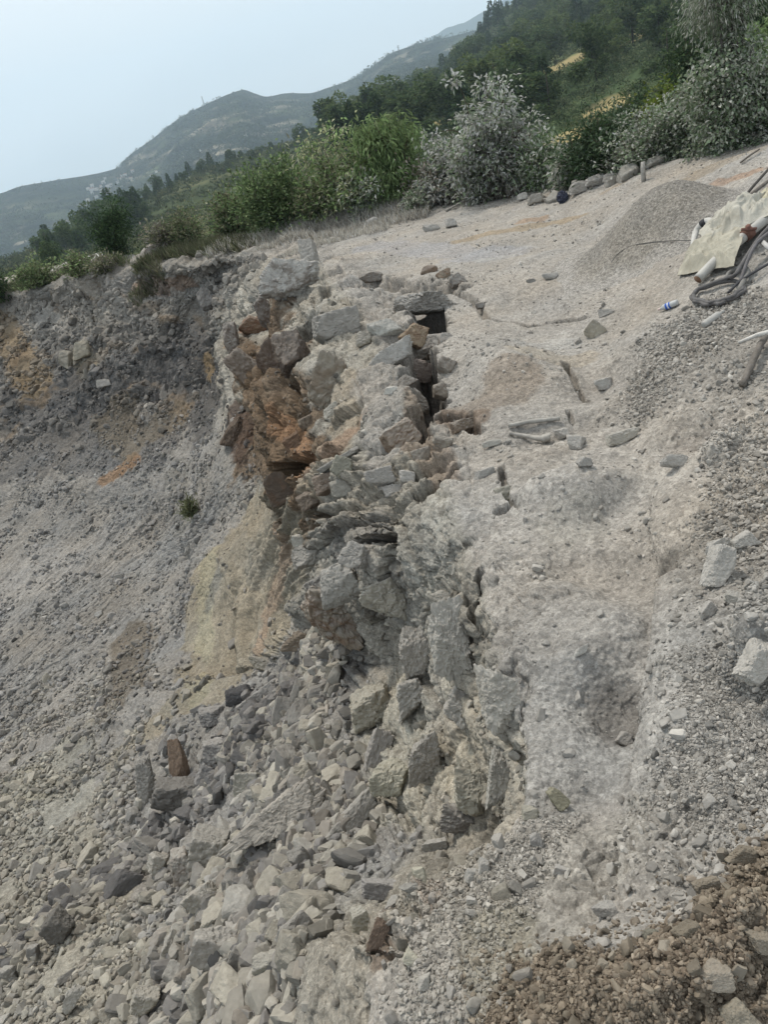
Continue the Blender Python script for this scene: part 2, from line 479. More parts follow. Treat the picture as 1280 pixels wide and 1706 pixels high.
tint((172, 169, 164), [(800, 432), (850, 425)], 9, .8, v=PL)
tint((162, 142, 110), [(770, 400), (860, 378), (960, 365)], 20, .85, v=PL)
tint((168, 132, 92), [(870, 368), (900, 362)], 14, .7, v=PL)
tint((160, 140, 112), [(1010, 320), (1040, 300)], 12, .7, v=PL)
tint((160, 146, 126), [(1180, 280), (1290, 240)], 45, .85, v=PL)
tint((166, 132, 102), [(1200, 300), (1280, 280)], 16, .8, v=PL)
tint((132, 122, 106), [(480, 395), (380, 420), (250, 450), (100, 480)], 26, .45, v=PL)
tint((128, 100, 72), [(275, 415)], 20, .8, v=(0, 5))
# rust-stained face of the buttress and the pale lower slope
tint((114, 92, 68), [(425, 575), (425, 640), (440, 720), (475, 800), (500, 850)], 70, .95, v=(4.4, 8))
for row_ in ([(395, 600), (490, 600)], [(388, 650), (500, 660)], [(395, 700), (505, 710)], [(410, 750), (520, 760)], [(440, 800), (520, 800)], [(465, 840), (520, 850)]):
    tint((118, 94, 66), row_, 44, .9, v=(4.2, 8))
tint((88, 66, 52), [(385, 690), (400, 740)], 36, .8, v=(4.4, 8))
tint((152, 108, 62), [(455, 700), (500, 740), (520, 790)], 22, .75, v=(4.4, 8))
tint((168, 112, 58), [(424, 545)], 26, .9, v=(4.4, 8))
tint((155, 140, 116), [(560, 640), (570, 700), (560, 770), (520, 830)], 46, .8, v=(4.2, 8))
tint((158, 120, 88), [(540, 780), (600, 700)], 22, .6, v=(4.2, 8))
tint((158, 152, 145), [(640, 640), (650, 700), (640, 760)], 40, .8, v=(3.5, 6))
tint((150, 124, 98), [(700, 680), (690, 740), (740, 790)], 24, .6)
for row_ in ([(410, 850), (490, 870)], [(385, 890), (495, 910)], [(345, 940), (490, 960)], [(335, 1000), (480, 1010)], [(330, 1050), (470, 1050)], [(330, 1110), (430, 1090)], [(325, 1160), (370, 1140)]):
    tint((141, 130, 108), row_, 42, .95, .5, v=(5.2, 9.2))
tint((136, 130, 116), [(400, 900), (440, 960)], 26, .6, v=(5.2, 9.2))
tint((154, 128, 100), [(475, 910), (455, 1000), (440, 1070)], 34, .8, v=(5.6, 9))
tint((152, 144, 112), [(350, 930), (340, 1050), (325, 1160)], 24, .7, v=(5.6, 9))
tint((118, 116, 108), [(350, 1000), (360, 960)], 22, .6, v=(5.6, 9))
# near face
tint((174, 166, 146), [(640, 1170), (670, 1290), (790, 1310)], 75, .75, v=(4.2, 8))
tint((172, 165, 149), [(700, 1020), (760, 1100), (800, 1200), (840, 1290)], 75, .75, v=(3.9, 8))
tint((164, 157, 144), [(600, 960), (660, 1000), (640, 1080)], 60, .6, v=(4, 8))
tint((136, 129, 120), [(720, 1340), (780, 1390)], 30, .4, v=(4.2, 8))
tint((132, 128, 124), [(560, 920), (600, 900)], 50, .6, v=(4.2, 8))
# far wall
tint((150, 144, 135), [(30, 505), (200, 490), (320, 465), (400, 440)], 58, .9, v=(3.6, 8))
tint((88, 86, 86), [(40, 660), (200, 640), (300, 600), (350, 690)], 62, .9, v=FA)
tint((96, 93, 92), [(20, 760), (120, 740), (260, 740)], 60, .7, v=FA)
tint((130, 106, 66), [(0, 545), (30, 600), (60, 640)], 30, .8, v=FA)
tint((152, 140, 112), [(130, 590), (150, 610)], 20, .6, v=FA)
tint((142, 104, 60), [(220, 765), (170, 795)], 15, .8, v=(4, 9))
tint((112, 98, 74), [(180, 690), (220, 740), (290, 690)], 38, .6, v=FA)
tint((142, 114, 66), [(340, 595), (350, 620)], 15, .8, v=FA)
tint((156, 114, 60), [(372, 555), (375, 575)], 12, .8, v=FA)
tint((150, 110, 74), [(225, 485), (310, 465)], 14, .6, v=FA)
tint((112, 90, 60), [(20, 600)], 30, .5, v=FA)
# talus and floor
tint((144, 141, 138), [(40, 960), (130, 940)], 80, .6, v=PIT)
tint((106, 96, 82), [(215, 1060), (200, 1170)], 40, .85, v=PIT)
tint((116, 112, 104), [(290, 780), (300, 870)], 24, .6, v=PIT)
tint((138, 128, 106), [(200, 1250), (240, 1230), (290, 1180)], 36, .8, v=PIT)
tint((142, 136, 120), [(40, 1330), (60, 1450), (150, 1690)], 120, .8, v=PIT)
tint((150, 142, 116), [(20, 1300), (60, 1320)], 30, .6, v=PIT)
tint((124, 120, 114), [(520, 1290), (420, 1480), (330, 1650)], 130, .7, v=PIT)
tint((102, 99, 98), [(570, 1120), (480, 1200), (400, 1230)], 70, .8, v=PIT)
_st = np.stack([u_ * 5.5, v_ * 1.1, 0 * v_], 1)
_st[:, 0] += .5 * fbm(PT, .8, 2, 45)
STREAK = fbm(_st, 1.6, 4, 46, .6)
_sw = (wall_w * back_w + tal_w * sm(8.5, 10.5, u_))
base *= (1 + .22 * _sw * STREAK)[:, None]
_band = fbm(np.stack([PT[:, 0] * .25, PT[:, 1] * .25, PT[:, 2] * 2.2 + .4 * noise(PT, .5, 47)], 1), 1.0, 4, 48)
base *= (1 + .30 * wall_w * back_w * _band)[:, None]
_oc = sm(.16, .42, fbm(np.stack([PT[:, 0] * .5, PT[:, 1] * .5, PT[:, 2] * 1.5], 1), 1.2, 4, 59) + .25 * noise(PT, 4, 60)) * wall_w * back_w * .55
base = base * (1 - _oc[:, None]) + C(140, 114, 78) * _oc[:, None]
# slow mottling that belongs to the earth itself
base *= (1 + 0.20 * fbm(PT, 1.7, 4, 31) + 0.16 * fbm(PT, 6.0, 4, 33, .7) + 0.10 * noise(PT, 0.7, 35))[:, None]
base *= (1 + np.stack([0.035, 0.0, -0.045], 0)[None, :] * fbm(PT, 0.9, 3, 41)[:, None] * 2)

amount(gravel, 1.0, [(1295, 620), (1290, 1000), (1260, 1250), (1100, 1380), (900, 1480), (760, 1480)], 120, v=PL)
amount(gravel, .9, [(1200, 520), (1120, 640), (1260, 690)], 110, v=PL)
amount(gravel, 1.0, [(900, 760), (960, 740)], 50, v=PL)
amount(gravel, 0.9, [(900, 1000), (860, 950)], 50, v=PL)
amount(gravel, 0.08, [(900, 1160), (960, 1260), (900, 1300)], 90, v=PL)
amount(gravel, 0.12, [(1000, 860), (1100, 800)], 60, v=PL)
amount(gravel, .15, [(760, 430), (620, 410)], 40, v=PL)
amount(gravel, 2.2, [(1330, 1480), (1220, 1590), (1080, 1690), (900, 1760)], 125, .35, v=PL)
amount(gravel, .7, [(700, 345), (900, 330), (1100, 270)], 22, v=PL)
TANW = np.zeros(nV, np.float32)
for row_ in ([(410, 850), (490, 870)], [(385, 890), (495, 910)], [(345, 940), (490, 960)], [(335, 1000), (480, 1010)], [(330, 1050), (470, 1050)], [(330, 1110), (430, 1090)], [(325, 1160), (370, 1140)]):
    amount(TANW, 1.0, row_, 42, .5, v=(5.2, 9.2))
rock = rock * (1 - TANW) + .34 * TANW
gravel = gravel * (1 - TANW) + .5 * TANW
amount(rock, 0.9, [(600, 600), (640, 540)], 60, v=(2.5, 6))
amount(rock, 0.6, [(470, 470), (500, 440)], 60, v=(2.5, 6))
amount(rock, 1.25, [(420, 600), (440, 700), (470, 800)], 80, v=(4.2, 8))
amount(rock, 0.3, [(500, 430), (600, 440), (560, 520)], 40, v=(2.5, 5))

amount(rock, .28, [(640, 610), (655, 690), (630, 750), (600, 720)], 52, v=(2.5, 6))
amount(gravel, .15, [(640, 610), (655, 690), (630, 750)], 45, v=(2.5, 6))
rock *= .3 + .7 * sm(3.0, 4.3, u_)
# --- relief
base_n = NRM
disp = np.zeros(nV, np.float32)
down = np.zeros(nV, np.float32)
def shape(h, pts, r, soft=.7, warp=.4, v=None):
    m, w = paint(pts, r, soft, warp, None, _warp2 if h < -.05 else None)
    if v: w = w * ((v_[m] >= v[0]) & (v_[m] <= v[1]))
    down[m] += h * w
shape(-.075, [(1040, 1185)], 66); shape(.05, [(1130, 1210)], 60); shape(-.10, [(1160, 715)], 55); shape(.07, [(1190, 760), (1215, 720)], 22, .6)
shape(-.08, [(1110, 928)], 26); shape(-.05, [(990, 640)], 45); shape(.06, [(1000, 830), (900, 830)], 40); shape(-.06, [(960, 940), (1050, 950)], 50)
shape(.05, [(920, 1100), (860, 1080)], 50); shape(-.05, [(960, 1330)], 60); shape(.10, [(1200, 1600), (1050, 1690)], 70)
shape(.22, [(1275, 1080), (1260, 1130)], 42, .6); shape(.08, [(1240, 1560), (1190, 1520)], 40)
shape(.08, [(840, 630), (800, 600)], 50); shape(.07, [(650, 700), (640, 640)], 40); shape(.10, [(560, 540), (620, 520)], 30)
shape(.09, [(900, 645), (850, 600)], 60); shape(.10, [(930, 835), (1040, 805)], 55); shape(.08, [(1000, 1060), (930, 1010)], 60); shape(-.07, [(900, 720), (980, 700)], 40); shape(.07, [(820, 480), (900, 440)], 45); shape(-.06, [(880, 500)], 50); shape(.06, [(1120, 560), (1050, 590)], 45)
# voids behind the leaning blocks and the open cracks
shape(-1.2, [(712, 516), (718, 545), (716, 566)], 24, .35, 1.1); shape(-.70, [(700, 585), (704, 630), (722, 664)], 23, .45, 1.3); shape(-.40, [(716, 680), (708, 715), (690, 735)], 13, .5, 1.3)
shape(-.26, [(598, 470), (680, 476), (748, 480)], 26, .8, 1.2); shape(-.15, [(620, 502), (690, 512)], 30, .6, .6)
shape(-.10, [(745, 478), (795, 508), (812, 530)], 6, .5, .8); shape(-.09, [(812, 530), (880, 536), (940, 530), (978, 526)], 4.5, .5, .9)
shape(-.10, [(942, 612), (962, 640), (978, 664)], 5, .5, 1.2); shape(-.06, [(946, 680), (952, 692)], 4, .5)
shape(-.20, [(722, 706), (760, 700), (800, 718)], 9, .5, .8); shape(-.14, [(785, 690), (790, 720)], 5, .5, .8)
shape(-.22, [(690, 822), (712, 806), (760, 775)], 9, .5, .8); shape(-.14, [(842, 845)], 13, .5, .8); shape(-.08, [(834, 775), (845, 820), (866, 850)], 5, .5, 1.2)
shape(-.14, [(800, 950), (792, 1010), (800, 1060)], 6, .5, 1.2); shape(-.10, [(735, 985), (785, 1000)], 5, .5, 1.2)
shape(-.25, [(810, 1385), (790, 1395)], 16, .5, .6); shape(-.1, [(620, 760), (690, 740)], 8, .5, 1.0)
shape(-.30, [(508, 520), (520, 560)], 16, .5, .6); shape(-.18, [(535, 470), (545, 500)], 8, .5, .6)
for k in range(3): pass
inset = np.zeros(nV, np.float32)
for pts_, r_, d_ in (([(520, 532), (500, 556)], 13, .40), ([(486, 640), (500, 655)], 9, .25), ([(470, 786), (520, 776)], 13, .45), ([(438, 806), (450, 830)], 9, .25), ([(545, 862), (520, 850)], 9, .3),
                     ([(436, 600), (446, 640)], 6, .2), ([(404, 700), (412, 730)], 6, .2), ([(606, 1000), (612, 1050)], 12, .4), ([(560, 900), (575, 915)], 8, .25), ([(640, 890), (600, 905)], 7, .25),
                     ([(700, 1130), (720, 1170)], 8, .2), ([(780, 1145), (800, 1200)], 8, .25), ([(690, 1230), (700, 1300)], 9, .25), ([(740, 1200), (745, 1290)], 6, .2), ([(660, 1060), (670, 1120)], 7, .2), ([(790, 1370), (812, 1380)], 13, .3)):
    m, w = paint(pts_, r_, .5, 1.0, None, _warp2); inset[m] = np.maximum(inset[m], w * d_ * 1.35)
disp -= inset * (v_ > 3.9) * (1 - .55 * sm(2.6, 3.6, u_) * (1 - sm(7.0, 8.0, u_)))
# big swells
disp += plat_w * (0.075 * fbm(PT, 1.3, 3, 51) + 0.02 * fbm(PT, 4.0, 3, 52))
disp += tal_w * (0.16 * fbm(PT, 0.8, 3, 53) + 0.05 * fbm(PT, 3.0, 3, 54))
disp += wall_w * (0.14 * fbm(PT, 1.2, 3, 55)) * (1 + 1.0 * back_w)
lip_w = sm(3.2, 3.9, v_) * (1 - sm(4.3, 5.0, v_))
disp += lip_w * (0.10 * fbm(PT, 2.2, 3, 57) + 0.05 * fbm(PT, 7.0, 3, 58))
rock += 0.45 * lip_w * (rock < .5)
disp += _sw * .07 * STREAK + wall_w * back_w * .14 * _band
down = down + (sm(12.4, 13.2, u_) * sm(2.2, 3.6, v_) * (1 - sm(4.4, 5.4, v_)) * (.22 * fbm(PT, .55, 3, 49) + .14 * fbm(PT, 1.9, 3, 50))).astype(np.float32)
shape(.28, [(255, 425), (285, 412)], 22, .7, .4); shape(.15, [(180, 448), (120, 468)], 22, .7, .4)
# bedding dips down towards the pit: squash space across the beds before breaking it into blocks
_bn = np.array((0.55, -0.25, 0.80)); _bn /= np.linalg.norm(_bn)
_bt = np.cross(_bn, (0, 0, 1.0)); _bt /= np.linalg.norm(_bt); _bs = np.cross(_bn, _bt)
BED = np.stack([PT @ _bn * 1.9, PT @ _bt * 0.9, PT @ _bs * 0.8], 1)
BED += 0.10 * np.stack([noise(PT, 2.1, 71), noise(PT, 2.1, 72), noise(PT, 2.1, 73)], 1)
m = np.flatnonzero(rock > 0.02)
def crystal(p, scale, seed=0, a=1.0, s=1.0, b=.7):
    """broken rock: the upper envelope of tilted flat faces, so faces meet in sharp edges and nothing is stretched; joints along some of them"""
    q = (np.asarray(p) * scale).astype(np.float32)
    i = np.floor(q).astype(np.int32)
    n = len(q)
    v1 = np.full(n, -9.0, np.float32); v2 = np.full(n, -9.0, np.float32); hid = np.zeros(n, np.uint32)
    for dx in (-1, 0, 1):
        for dy in (-1, 0, 1):
            for dz in (-1, 0, 1):
                cc = i + np.array((dx, dy, dz), np.int32)
                h = _hash(cc[:, 0], cc[:, 1], cc[:, 2], seed)
                o = q - (cc + _J[h & 4095])
                g = _G[(h >> np.uint32(4)) & 255]
                v = a * (_J[(h >> np.uint32(8)) & 4095][:, 0] - .5) + s * (g * o).sum(1) - b * (o * o).sum(1)
                t = v > v1
                v2 = np.where(t, v1, np.maximum(v2, v)); v1 = np.where(t, v, v1); hid = np.where(t, h, hid)
    hh = _J[(hid >> np.uint32(12)) & 4095]
    joint = (1 - sm(0, .10, v1 - v2)) * (hh[:, 1] > .35)
    return v1 - .3, joint, hh[:, 2]
near = 1 - back_w
nface = sm(2.6, 3.6, u_) * (1 - sm(7.6, 9.0, u_)) * (1 - sm(6.8, 8, v_))         # the near face: blockier, no dip
BED = BED * (1 - nface[:, None]) + nface[:, None] * (PT * np.array((1.25, 1.1, 1.0)) + .12 * np.stack([noise(PT, 1.7, 94), noise(PT, 1.7, 95), noise(PT, 1.7, 96)], 1))
d, jn, h = crystal(BED[m], .80, 101)
disp[m] += rock[m] * (0.34 * d - .03 * jn) * (0.6 + 0.4 * near[m]) * (1 - .55 * nface[m])
base[m] *= (1 + 0.12 * (h - 0.5) * rock[m])[:, None]
d, jn, h = crystal(BED[m], 1.75, 104)
disp[m] += rock[m] * (0.17 * d - .045 * jn)
base[m] *= (1 + 0.16 * (h - 0.5) * rock[m])[:, None]
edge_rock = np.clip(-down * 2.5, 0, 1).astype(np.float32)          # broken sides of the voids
GP = PT + base_n * disp[:, None]
GP[:, 2] += down
def soft_normals(p, k=2):
    n, _a = grid_normals(p.reshape(NU, NV, 3))
    for _i in range(k):
        n[1:-1, 1:-1] = (n[1:-1, 1:-1] * 2 + n[:-2, 1:-1] + n[2:, 1:-1] + n[1:-1, :-2] + n[1:-1, 2:]) / 6
    return (n / np.maximum(np.linalg.norm(n, axis=2)[..., None], 1e-9)).reshape(-1, 3)
# second pass on the shape so far: smaller blocks, then shards and gravel
rock2 = np.maximum(rock, edge_rock * .9)
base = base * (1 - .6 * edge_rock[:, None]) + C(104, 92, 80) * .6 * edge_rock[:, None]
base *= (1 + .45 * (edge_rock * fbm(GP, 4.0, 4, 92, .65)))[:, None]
m = np.flatnonzero(rock2 > 0.02)
def bedded(p):
    b = np.stack([p @ _bn * 1.9, p @ _bt * 0.9, p @ _bs * 0.8], 1)
    return b + 0.06 * np.stack([noise(p, 2.1, 71), noise(p, 2.1, 72), noise(p, 2.1, 73)], 1)
N1 = soft_normals(GP, 6)
disp2 = np.zeros(nV, np.float32)
q = bedded(GP[m])
d, jn, h = crystal(q, 4.2, 102)
disp2[m] += rock2[m] * (0.044 * d - .014 * jn)
sx = q[:, 0] * 3.6 + .35 * noise(q, 1.3, 91); sk = np.floor(sx).astype(np.int32); sf = sx - sk          # beds: each stands a little proud of the next
sh_ = _J[(sk * 7919) & 4095]
near_m = near[m] * rock2[m]
disp2[m] += near_m * (.026 * (sh_[:, 0] - .5) + .01 * sf) * sm(0, .12, np.minimum(sf, 1 - sf))
base[m] *= (1 + .22 * near_m * (sh_[:, 1] - .5))[:, None]
base[m] *= (1 + 0.24 * (h - 0.5) * rock2[m])[:, None]
GP = GP + N1 * disp2[:, None]
N1 = soft_normals(GP, 3)
disp2[:] = 0
q = bedded(GP[m])
d, c, h = crystal(q, 10.0, 103)
disp2[m] += rock2[m] * (0.022 * d - 0.006 * c)
base[m] *= (1 + 0.24 * (h - 0.5) * rock2[m])[:, None]
gq = GP * np.array((1, 1, 1.2)) + 0.02 * np.stack([noise(GP, 9, 74), noise(GP, 9, 75), noise(GP, 9, 76)], 1)
gr = np.minimum(gravel, 2.2)
patch = np.clip(0.75 + 0.9 * fbm(PT, 1.6, 3, 77), 0.15, 1.6)
m = np.flatnonzero(gravel + rock2 > 0.1)
d, c, h = facet(gq[m], 11.0, 111)
disp2[m] += (gr * patch)[m] * (0.022 * d - 0.006 * c) + rock2[m] * 0.012 * d
base[m] *= (1 + 0.20 * (h - 0.5) * np.minimum(gr[m], 1))[:, None]
d, c, h = facet(gq[m], 26.0, 112)
disp2[m] += (gr * patch)[m] * (0.011 * d - 0.003 * c) + rock2[m] * 0.006 * d
base[m] *= (1 + 0.26 * (h - 0.5) * np.minimum(gr[m], 1))[:, None]
disp2 += 0.007 * fbm(GP, 18, 3, 61) + 0.0045 * noise(GP, 60, 62)
GP = GP + N1 * disp2[:, None]
del gq, BED, q
base = base * (1 - .05 * plat_w + .18 * tal_w + .08 * wall_w * back_w)[:, None]
base = np.clip(base, 0.01, 0.75)
_idx = np.arange(NU * NV, dtype=np.int32).reshape(NU, NV)
_F = np.stack([_idx[:-1, :-1].ravel(), _idx[1:, :-1].ravel(), _idx[1:, 1:].ravel(), _idx[:-1, 1:].ravel()], 1)
M_GROUND = mat_attr("quarry_earth", rough=0.97, var=0.26, vscale=22.0, bump=((32.0, 0.007), (120.0, 0.0025)), spec=0.12, speck=0.20)
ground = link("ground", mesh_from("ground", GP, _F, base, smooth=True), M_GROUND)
tag(ground, kind='structure')
GN, GA = grid_normals(GP.reshape(NU, NV, 3)); GN = GN.reshape(-1, 3); GA = GA.ravel()
HIT = Hits(GP)
# ------------------------------------------------------------------ stones
def icosphere(level):
    t = (1 + 5 ** .5) / 2
    v = [(-1, t, 0), (1, t, 0), (-1, -t, 0), (1, -t, 0), (0, -1, t), (0, 1, t), (0, -1, -t), (0, 1, -t), (t, 0, -1), (t, 0, 1), (-t, 0, -1), (-t, 0, 1)]
    f = [(0, 11, 5), (0, 5, 1), (0, 1, 7), (0, 7, 10), (0, 10, 11), (1, 5, 9), (5, 11, 4), (11, 10, 2), (10, 7, 6), (7, 1, 8), (3, 9, 4), (3, 4, 2), (3, 2, 6), (3, 6, 8), (3, 8, 9), (4, 9, 5), (2, 4, 11), (6, 2, 10), (8, 6, 7), (9, 8, 1)]
    v = [np.array(x) / np.linalg.norm(x) for x in v]
    for _ in range(level):
        cache = {}; nf = []
        def mid(a, b):
            k = (min(a, b), max(a, b))
            if k not in cache:
                m = v[a] + v[b]; v.append(m / np.linalg.norm(m)); cache[k] = len(v) - 1
            return cache[k]
        for a, b, c in f:
            ab, bc, ca = mid(a, b), mid(b, c), mid(c, a)
            nf += [(a, ab, ca), (b, bc, ab), (c, ca, bc), (ab, bc, ca)]
        f = nf
    return np.array(v), np.array(f)

ICO = {k: icosphere(k) for k in (0, 1, 2, 3, 4, 5)}

def rock_unit(seed, level, boxy=0.6, sharp=26, rough=0.05, asp=1.0):
    """an angular broken stone: convex, flat faces, chipped edges; spans about -1..1"""
    rg = np.random.default_rng(seed)
    d, f = ICO[level]
    n = []; h = []
    for ax in range(3):
        for s in (-1, 1):
            a = np.zeros(3); a[ax] = s
            a += rg.normal(size=3) * (0.30 - 0.15 * boxy); n.append(a / np.linalg.norm(a)); h.append(rg.uniform(0.72, 0.95))
    for k in range(int(rg.integers(4, 9))):
        a = rg.normal(size=3); n.append(a / np.linalg.norm(a)); h.append(rg.uniform(0.70 + 0.2 * boxy, 1.12))
    n = np.array(n); h = np.array(h)
    q = np.maximum(d @ n.T / h, 1e-4)
    r = (q ** sharp).sum(1) ** (-1.0 / sharp)
    p = d * r[:, None]
    if rough and level >= 2:
        o = float(seed % 97) * 3.1
        pa = p * np.asarray(asp) + o
        dd = rough * fbm(pa, 2.2, 3, seed & 255)
        if level >= 3:
            a_, c_, hh = facet(pa, 2.6, seed & 255); dd = dd + rough * 0.9 * a_ - rough * 0.15 * c_
            if level >= 4:
                a_, c_, hh = facet(pa, 6.5, (seed + 9) & 255); dd = dd + rough * 0.42 * a_ - rough * .05 * c_
        p = p * (1 + dd)[:, None]
    lo, hi = p.min(0), p.max(0)
    p = (p - (lo + hi) / 2) / ((hi - lo) / 2)
    return p, f

M_STONE = mat_attr("broken_stone", rough=0.93, var=0.20, vscale=2.4, bump=((7.0, 0.008),), spec=0.15, objrand=0.12, speck=0.05)
M_STUFF = mat_attr("loose_stone", rough=0.95, var=0.18, vscale=30.0, bump=(), spec=0.12)
M_BOULDER = mat_attr("boulder_stone", rough=0.94, var=0.20, vscale=7.0, bump=((18.0, 0.007), (75.0, 0.002)), spec=0.15, speck=0.06)

def dusty(p, col, nrm_z, dust=0.0, seed=0, stain=None):
    """stone colour with pale rock flour lying on the upward faces and stains with their own outline"""
    c = np.ones((len(p), 3)) * C(*col)
    c *= (1 + 0.22 * fbm(p, 1.6, 3, seed))[:, None]
    if stain is not None:
        s = sm(0.0, 0.35, fbm(p, 1.1, 3, seed + 5) + 0.1)
        c = c * (1 - s[:, None] * 0.7) + C(*stain) * s[:, None] * 0.7
    if dust:
        w = dust * sm(0.25, 0.75, nrm_z + 0.25 * fbm(p, 3.0, 2, seed + 9))
        c = c * (1 - w[:, None]) + C(178, 173, 167) * w[:, None]
    return c

def vnormals(p, f):
    fn = np.cross(p[f[:, 1]] - p[f[:, 0]], p[f[:, 2]] - p[f[:, 0]])
    n = np.zeros_like(p)
    for k in range(3): np.add.at(n, f[:, k], fn)
    return n / np.maximum(np.linalg.norm(n, axis=1)[:, None], 1e-9)

LAND = []        # landmarks by which other stones are told apart: (px, py, phrase)
BOULD = []
def boulder(px, py, w, h, ang, col, label, name='boulder', depth=0.8, lift=0.12, dust=0.5, stain=None, boxy=0.7, seed=None, cat='boulder', push=0.0, at=None, phrase=None, group=None, sharp=24, rough=0.075):
    i = HIT(px, py)
    zf = HIT.depth[i]
    c = GP[i].copy()
    s = zf / FPX
    a = math.radians(ang)
    X = math.cos(a) * _r + math.sin(a) * _u; Y = -math.sin(a) * _r + math.cos(a) * _u; Zb = -_f
    seed = seed if seed is not None else int(px * 7 + py * 13)
    lev = 5 if max(w, h) > 90 else (4 if max(w, h) > 36 else 3)
    if 375 < px < 535 and 530 < py < 860:
        col = tuple(.42 * x + .58 * y for x, y in zip(col, (108, 90, 74)))
        if stain: stain = tuple(.5 * x + .5 * y for x, y in zip(stain, (112, 88, 68)))
        else: stain = (100, 80, 64)
    ex = np.array((w * s / 2, h * s / 2, min(w, h) * s / 2 * depth))
    p, f = rock_unit(seed, lev, boxy, sharp, rough, np.clip(ex / ex.min(), 1, 4))
    q = (p * ex) @ np.stack([X, Y, Zb])
    n = vnormals(q, f)
    colr = dusty(p * 1.5 * np.clip(ex / ex.min(), 1, 4) + seed % 31, col, n[:, 2], dust, seed & 255, stain)
    ctr = c + GN[i] * (lift * h * s) - Zb * (push * s)
    if at is not None: ctr = np.asarray(at, dtype=float)
    me = mesh_from(name, q, f, np.clip(colr, .01, .8), smooth=False)
    o = link(name, me, M_BOULDER, loc=ctr)
    tag(o, label, cat, group)
    if phrase: LAND.append((px, py, phrase))
    BOULD.append((px, py, max(w, h), ctr))
    return o

GREY, PALE, WHITE, BEIGE, DARK, TAN, RUST = (146, 141, 135), (166, 161, 154), (188, 184, 178), (156, 149, 132), (104, 100, 98), (150, 134, 110), (152, 106, 66)
B = boulder
# on and in the buttress
B(482, 484, 100, 66, -8, WHITE, "largest white dusty boulder capping the rust-brown cliff face", lift=.30, phrase="the white capping boulder", boxy=.1, seed=23, dust=.9, sharp=9, rough=.11, stain=(128, 112, 98))
B(520, 436, 34, 58, 5, (164, 160, 153), "upright pale grey block right behind the white capping boulder", lift=.25)
B(446, 520, 34, 58, 30, (128, 116, 106), "thin brown-grey flake leaning under the left end of the white capping boulder", stain=(110, 84, 64))
B(424, 546, 50, 36, -5, (170, 116, 62), "orange-stained chunk below and left of the white capping boulder", name='rock', cat='rock', lift=.2, stain=(150, 86, 44), dust=.2, phrase="the orange chunk under the white boulder")
B(498, 590, 62, 74, 24, (112, 92, 76), "dark block with a brown face set in the top of the rust-brown cliff", lift=.2, stain=(84, 80, 84), dust=.25, phrase="the dark block in the rust face")
B(560, 548, 84, 58, 10, (152, 147, 139), "dust-coated grey block right of the dark block in the rust-brown cliff", lift=.12)
B(455, 600, 52, 60, 40, (118, 92, 72), "brown fractured block left of the dark block in the rust-brown cliff", name='rock', cat='rock', stain=(96, 74, 60), dust=.2, lift=.04)
B(405, 610, 44, 70, 50, (136, 112, 88), "tan flaky block on the far left edge of the rust-brown face", name='rock', cat='rock', stain=(168, 160, 150), dust=.3, lift=.04)
B(390, 718, 46, 56, -15, (104, 82, 62), "round-shouldered brown block on the lower left of the rust-brown face", name='rock', cat='rock', dust=.05, seed=82, lift=.04)
B(470, 815, 56, 56, 20, (104, 90, 78), "grey-brown block at the very bottom of the rust-brown face", name='rock', cat='rock', dust=.1, seed=86, stain=(130, 96, 66), lift=.04)
B(512, 704, 28, 24, 32, (160, 146, 120), "pale tan cube-shaped stone at the right border of the rust-brown face", name='rock', cat='rock', dust=.1, boxy=1, lift=.04)
B(494, 736, 40, 34, 28, (150, 104, 62), "bright orange-brown cube just below the pale tan cube", name='rock', cat='rock', dust=0, boxy=1, stain=(128, 84, 50), lift=.04)
B(518, 832, 46, 34, 18, (158, 138, 112), "tan block with a squared end below the orange cubes", name='rock', cat='rock', dust=.15, boxy=1, lift=.04)
B(548, 806, 50, 38, 20, (132, 110, 90), "brown block beside the squared tan block", name='rock', cat='rock', dust=.2, lift=.04)
B(546, 640, 90, 78, 55, (154, 142, 122), "big tan-grey block forming the right shoulder of the rust-brown face", lift=.02, dust=.4, stain=(140, 118, 92), phrase="the tan shoulder block")
B(552, 686, 40, 22, 28, (164, 158, 140), "pale chipped stone lying on the tan bank right of the cubes", name='rock', cat='rock')
B(572, 762, 84, 13, 30, (160, 156, 148), "thin grey plate of rock leaning over the greenish block", name='rock_slab', cat='slab', depth=1.6, lift=.6, phrase="the thin leaning plate")
B(578, 782, 48, 44, -15, (150, 147, 128), "greenish grey block under the thin leaning plate", name='rock', cat='rock', dust=.1)
B(570, 812, 40, 36, 20, (146, 142, 130), "smaller grey-green block below the greenish one", name='rock', cat='rock', dust=.2)
B(650, 600, 94, 34, 27, (184, 180, 174), "white-grey slab tilted out over the dark void in the plateau", name='rock_slab', cat='slab', lift=.25, dust=.6, depth=1.4, phrase="the white tilted slab")
B(640, 554, 58, 34, 18, (182, 180, 171), "pale angular block above the white tilted slab", name='rock', cat='rock', lift=.2, phrase="the pale block above the tilted slab")
B(688, 556, 46, 40, -20, (156, 132, 98), "tan-brown chunk at the left rim of the black hole", name='rock', cat='rock', dust=.1, stain=(140, 104, 70))
B(612, 566, 44, 30, 12, (152, 144, 126), "flat olive-grey block left of the pale angular block", name='rock', cat='rock')
B(706, 622, 46, 58, 75, (132, 116, 106), "brown-grey block wedged deep inside the void", lift=.3, dust=.1, push=10)
B(652, 653, 24, 15, 5, (208, 203, 192), "small bright white stone below the white tilted slab", name='rock', cat='rock', lift=.3)
B(742, 462, 26, 22, 15, (150, 134, 112), "tan block exposed in the upper hollow of the plateau", name='rock', cat='rock', dust=.1, stain=(140, 100, 66))
B(664, 734, 56, 76, -40, (144, 122, 98), "brown layered rock rib below the void", dust=.4, lift=.02, stain=(126, 96, 72))
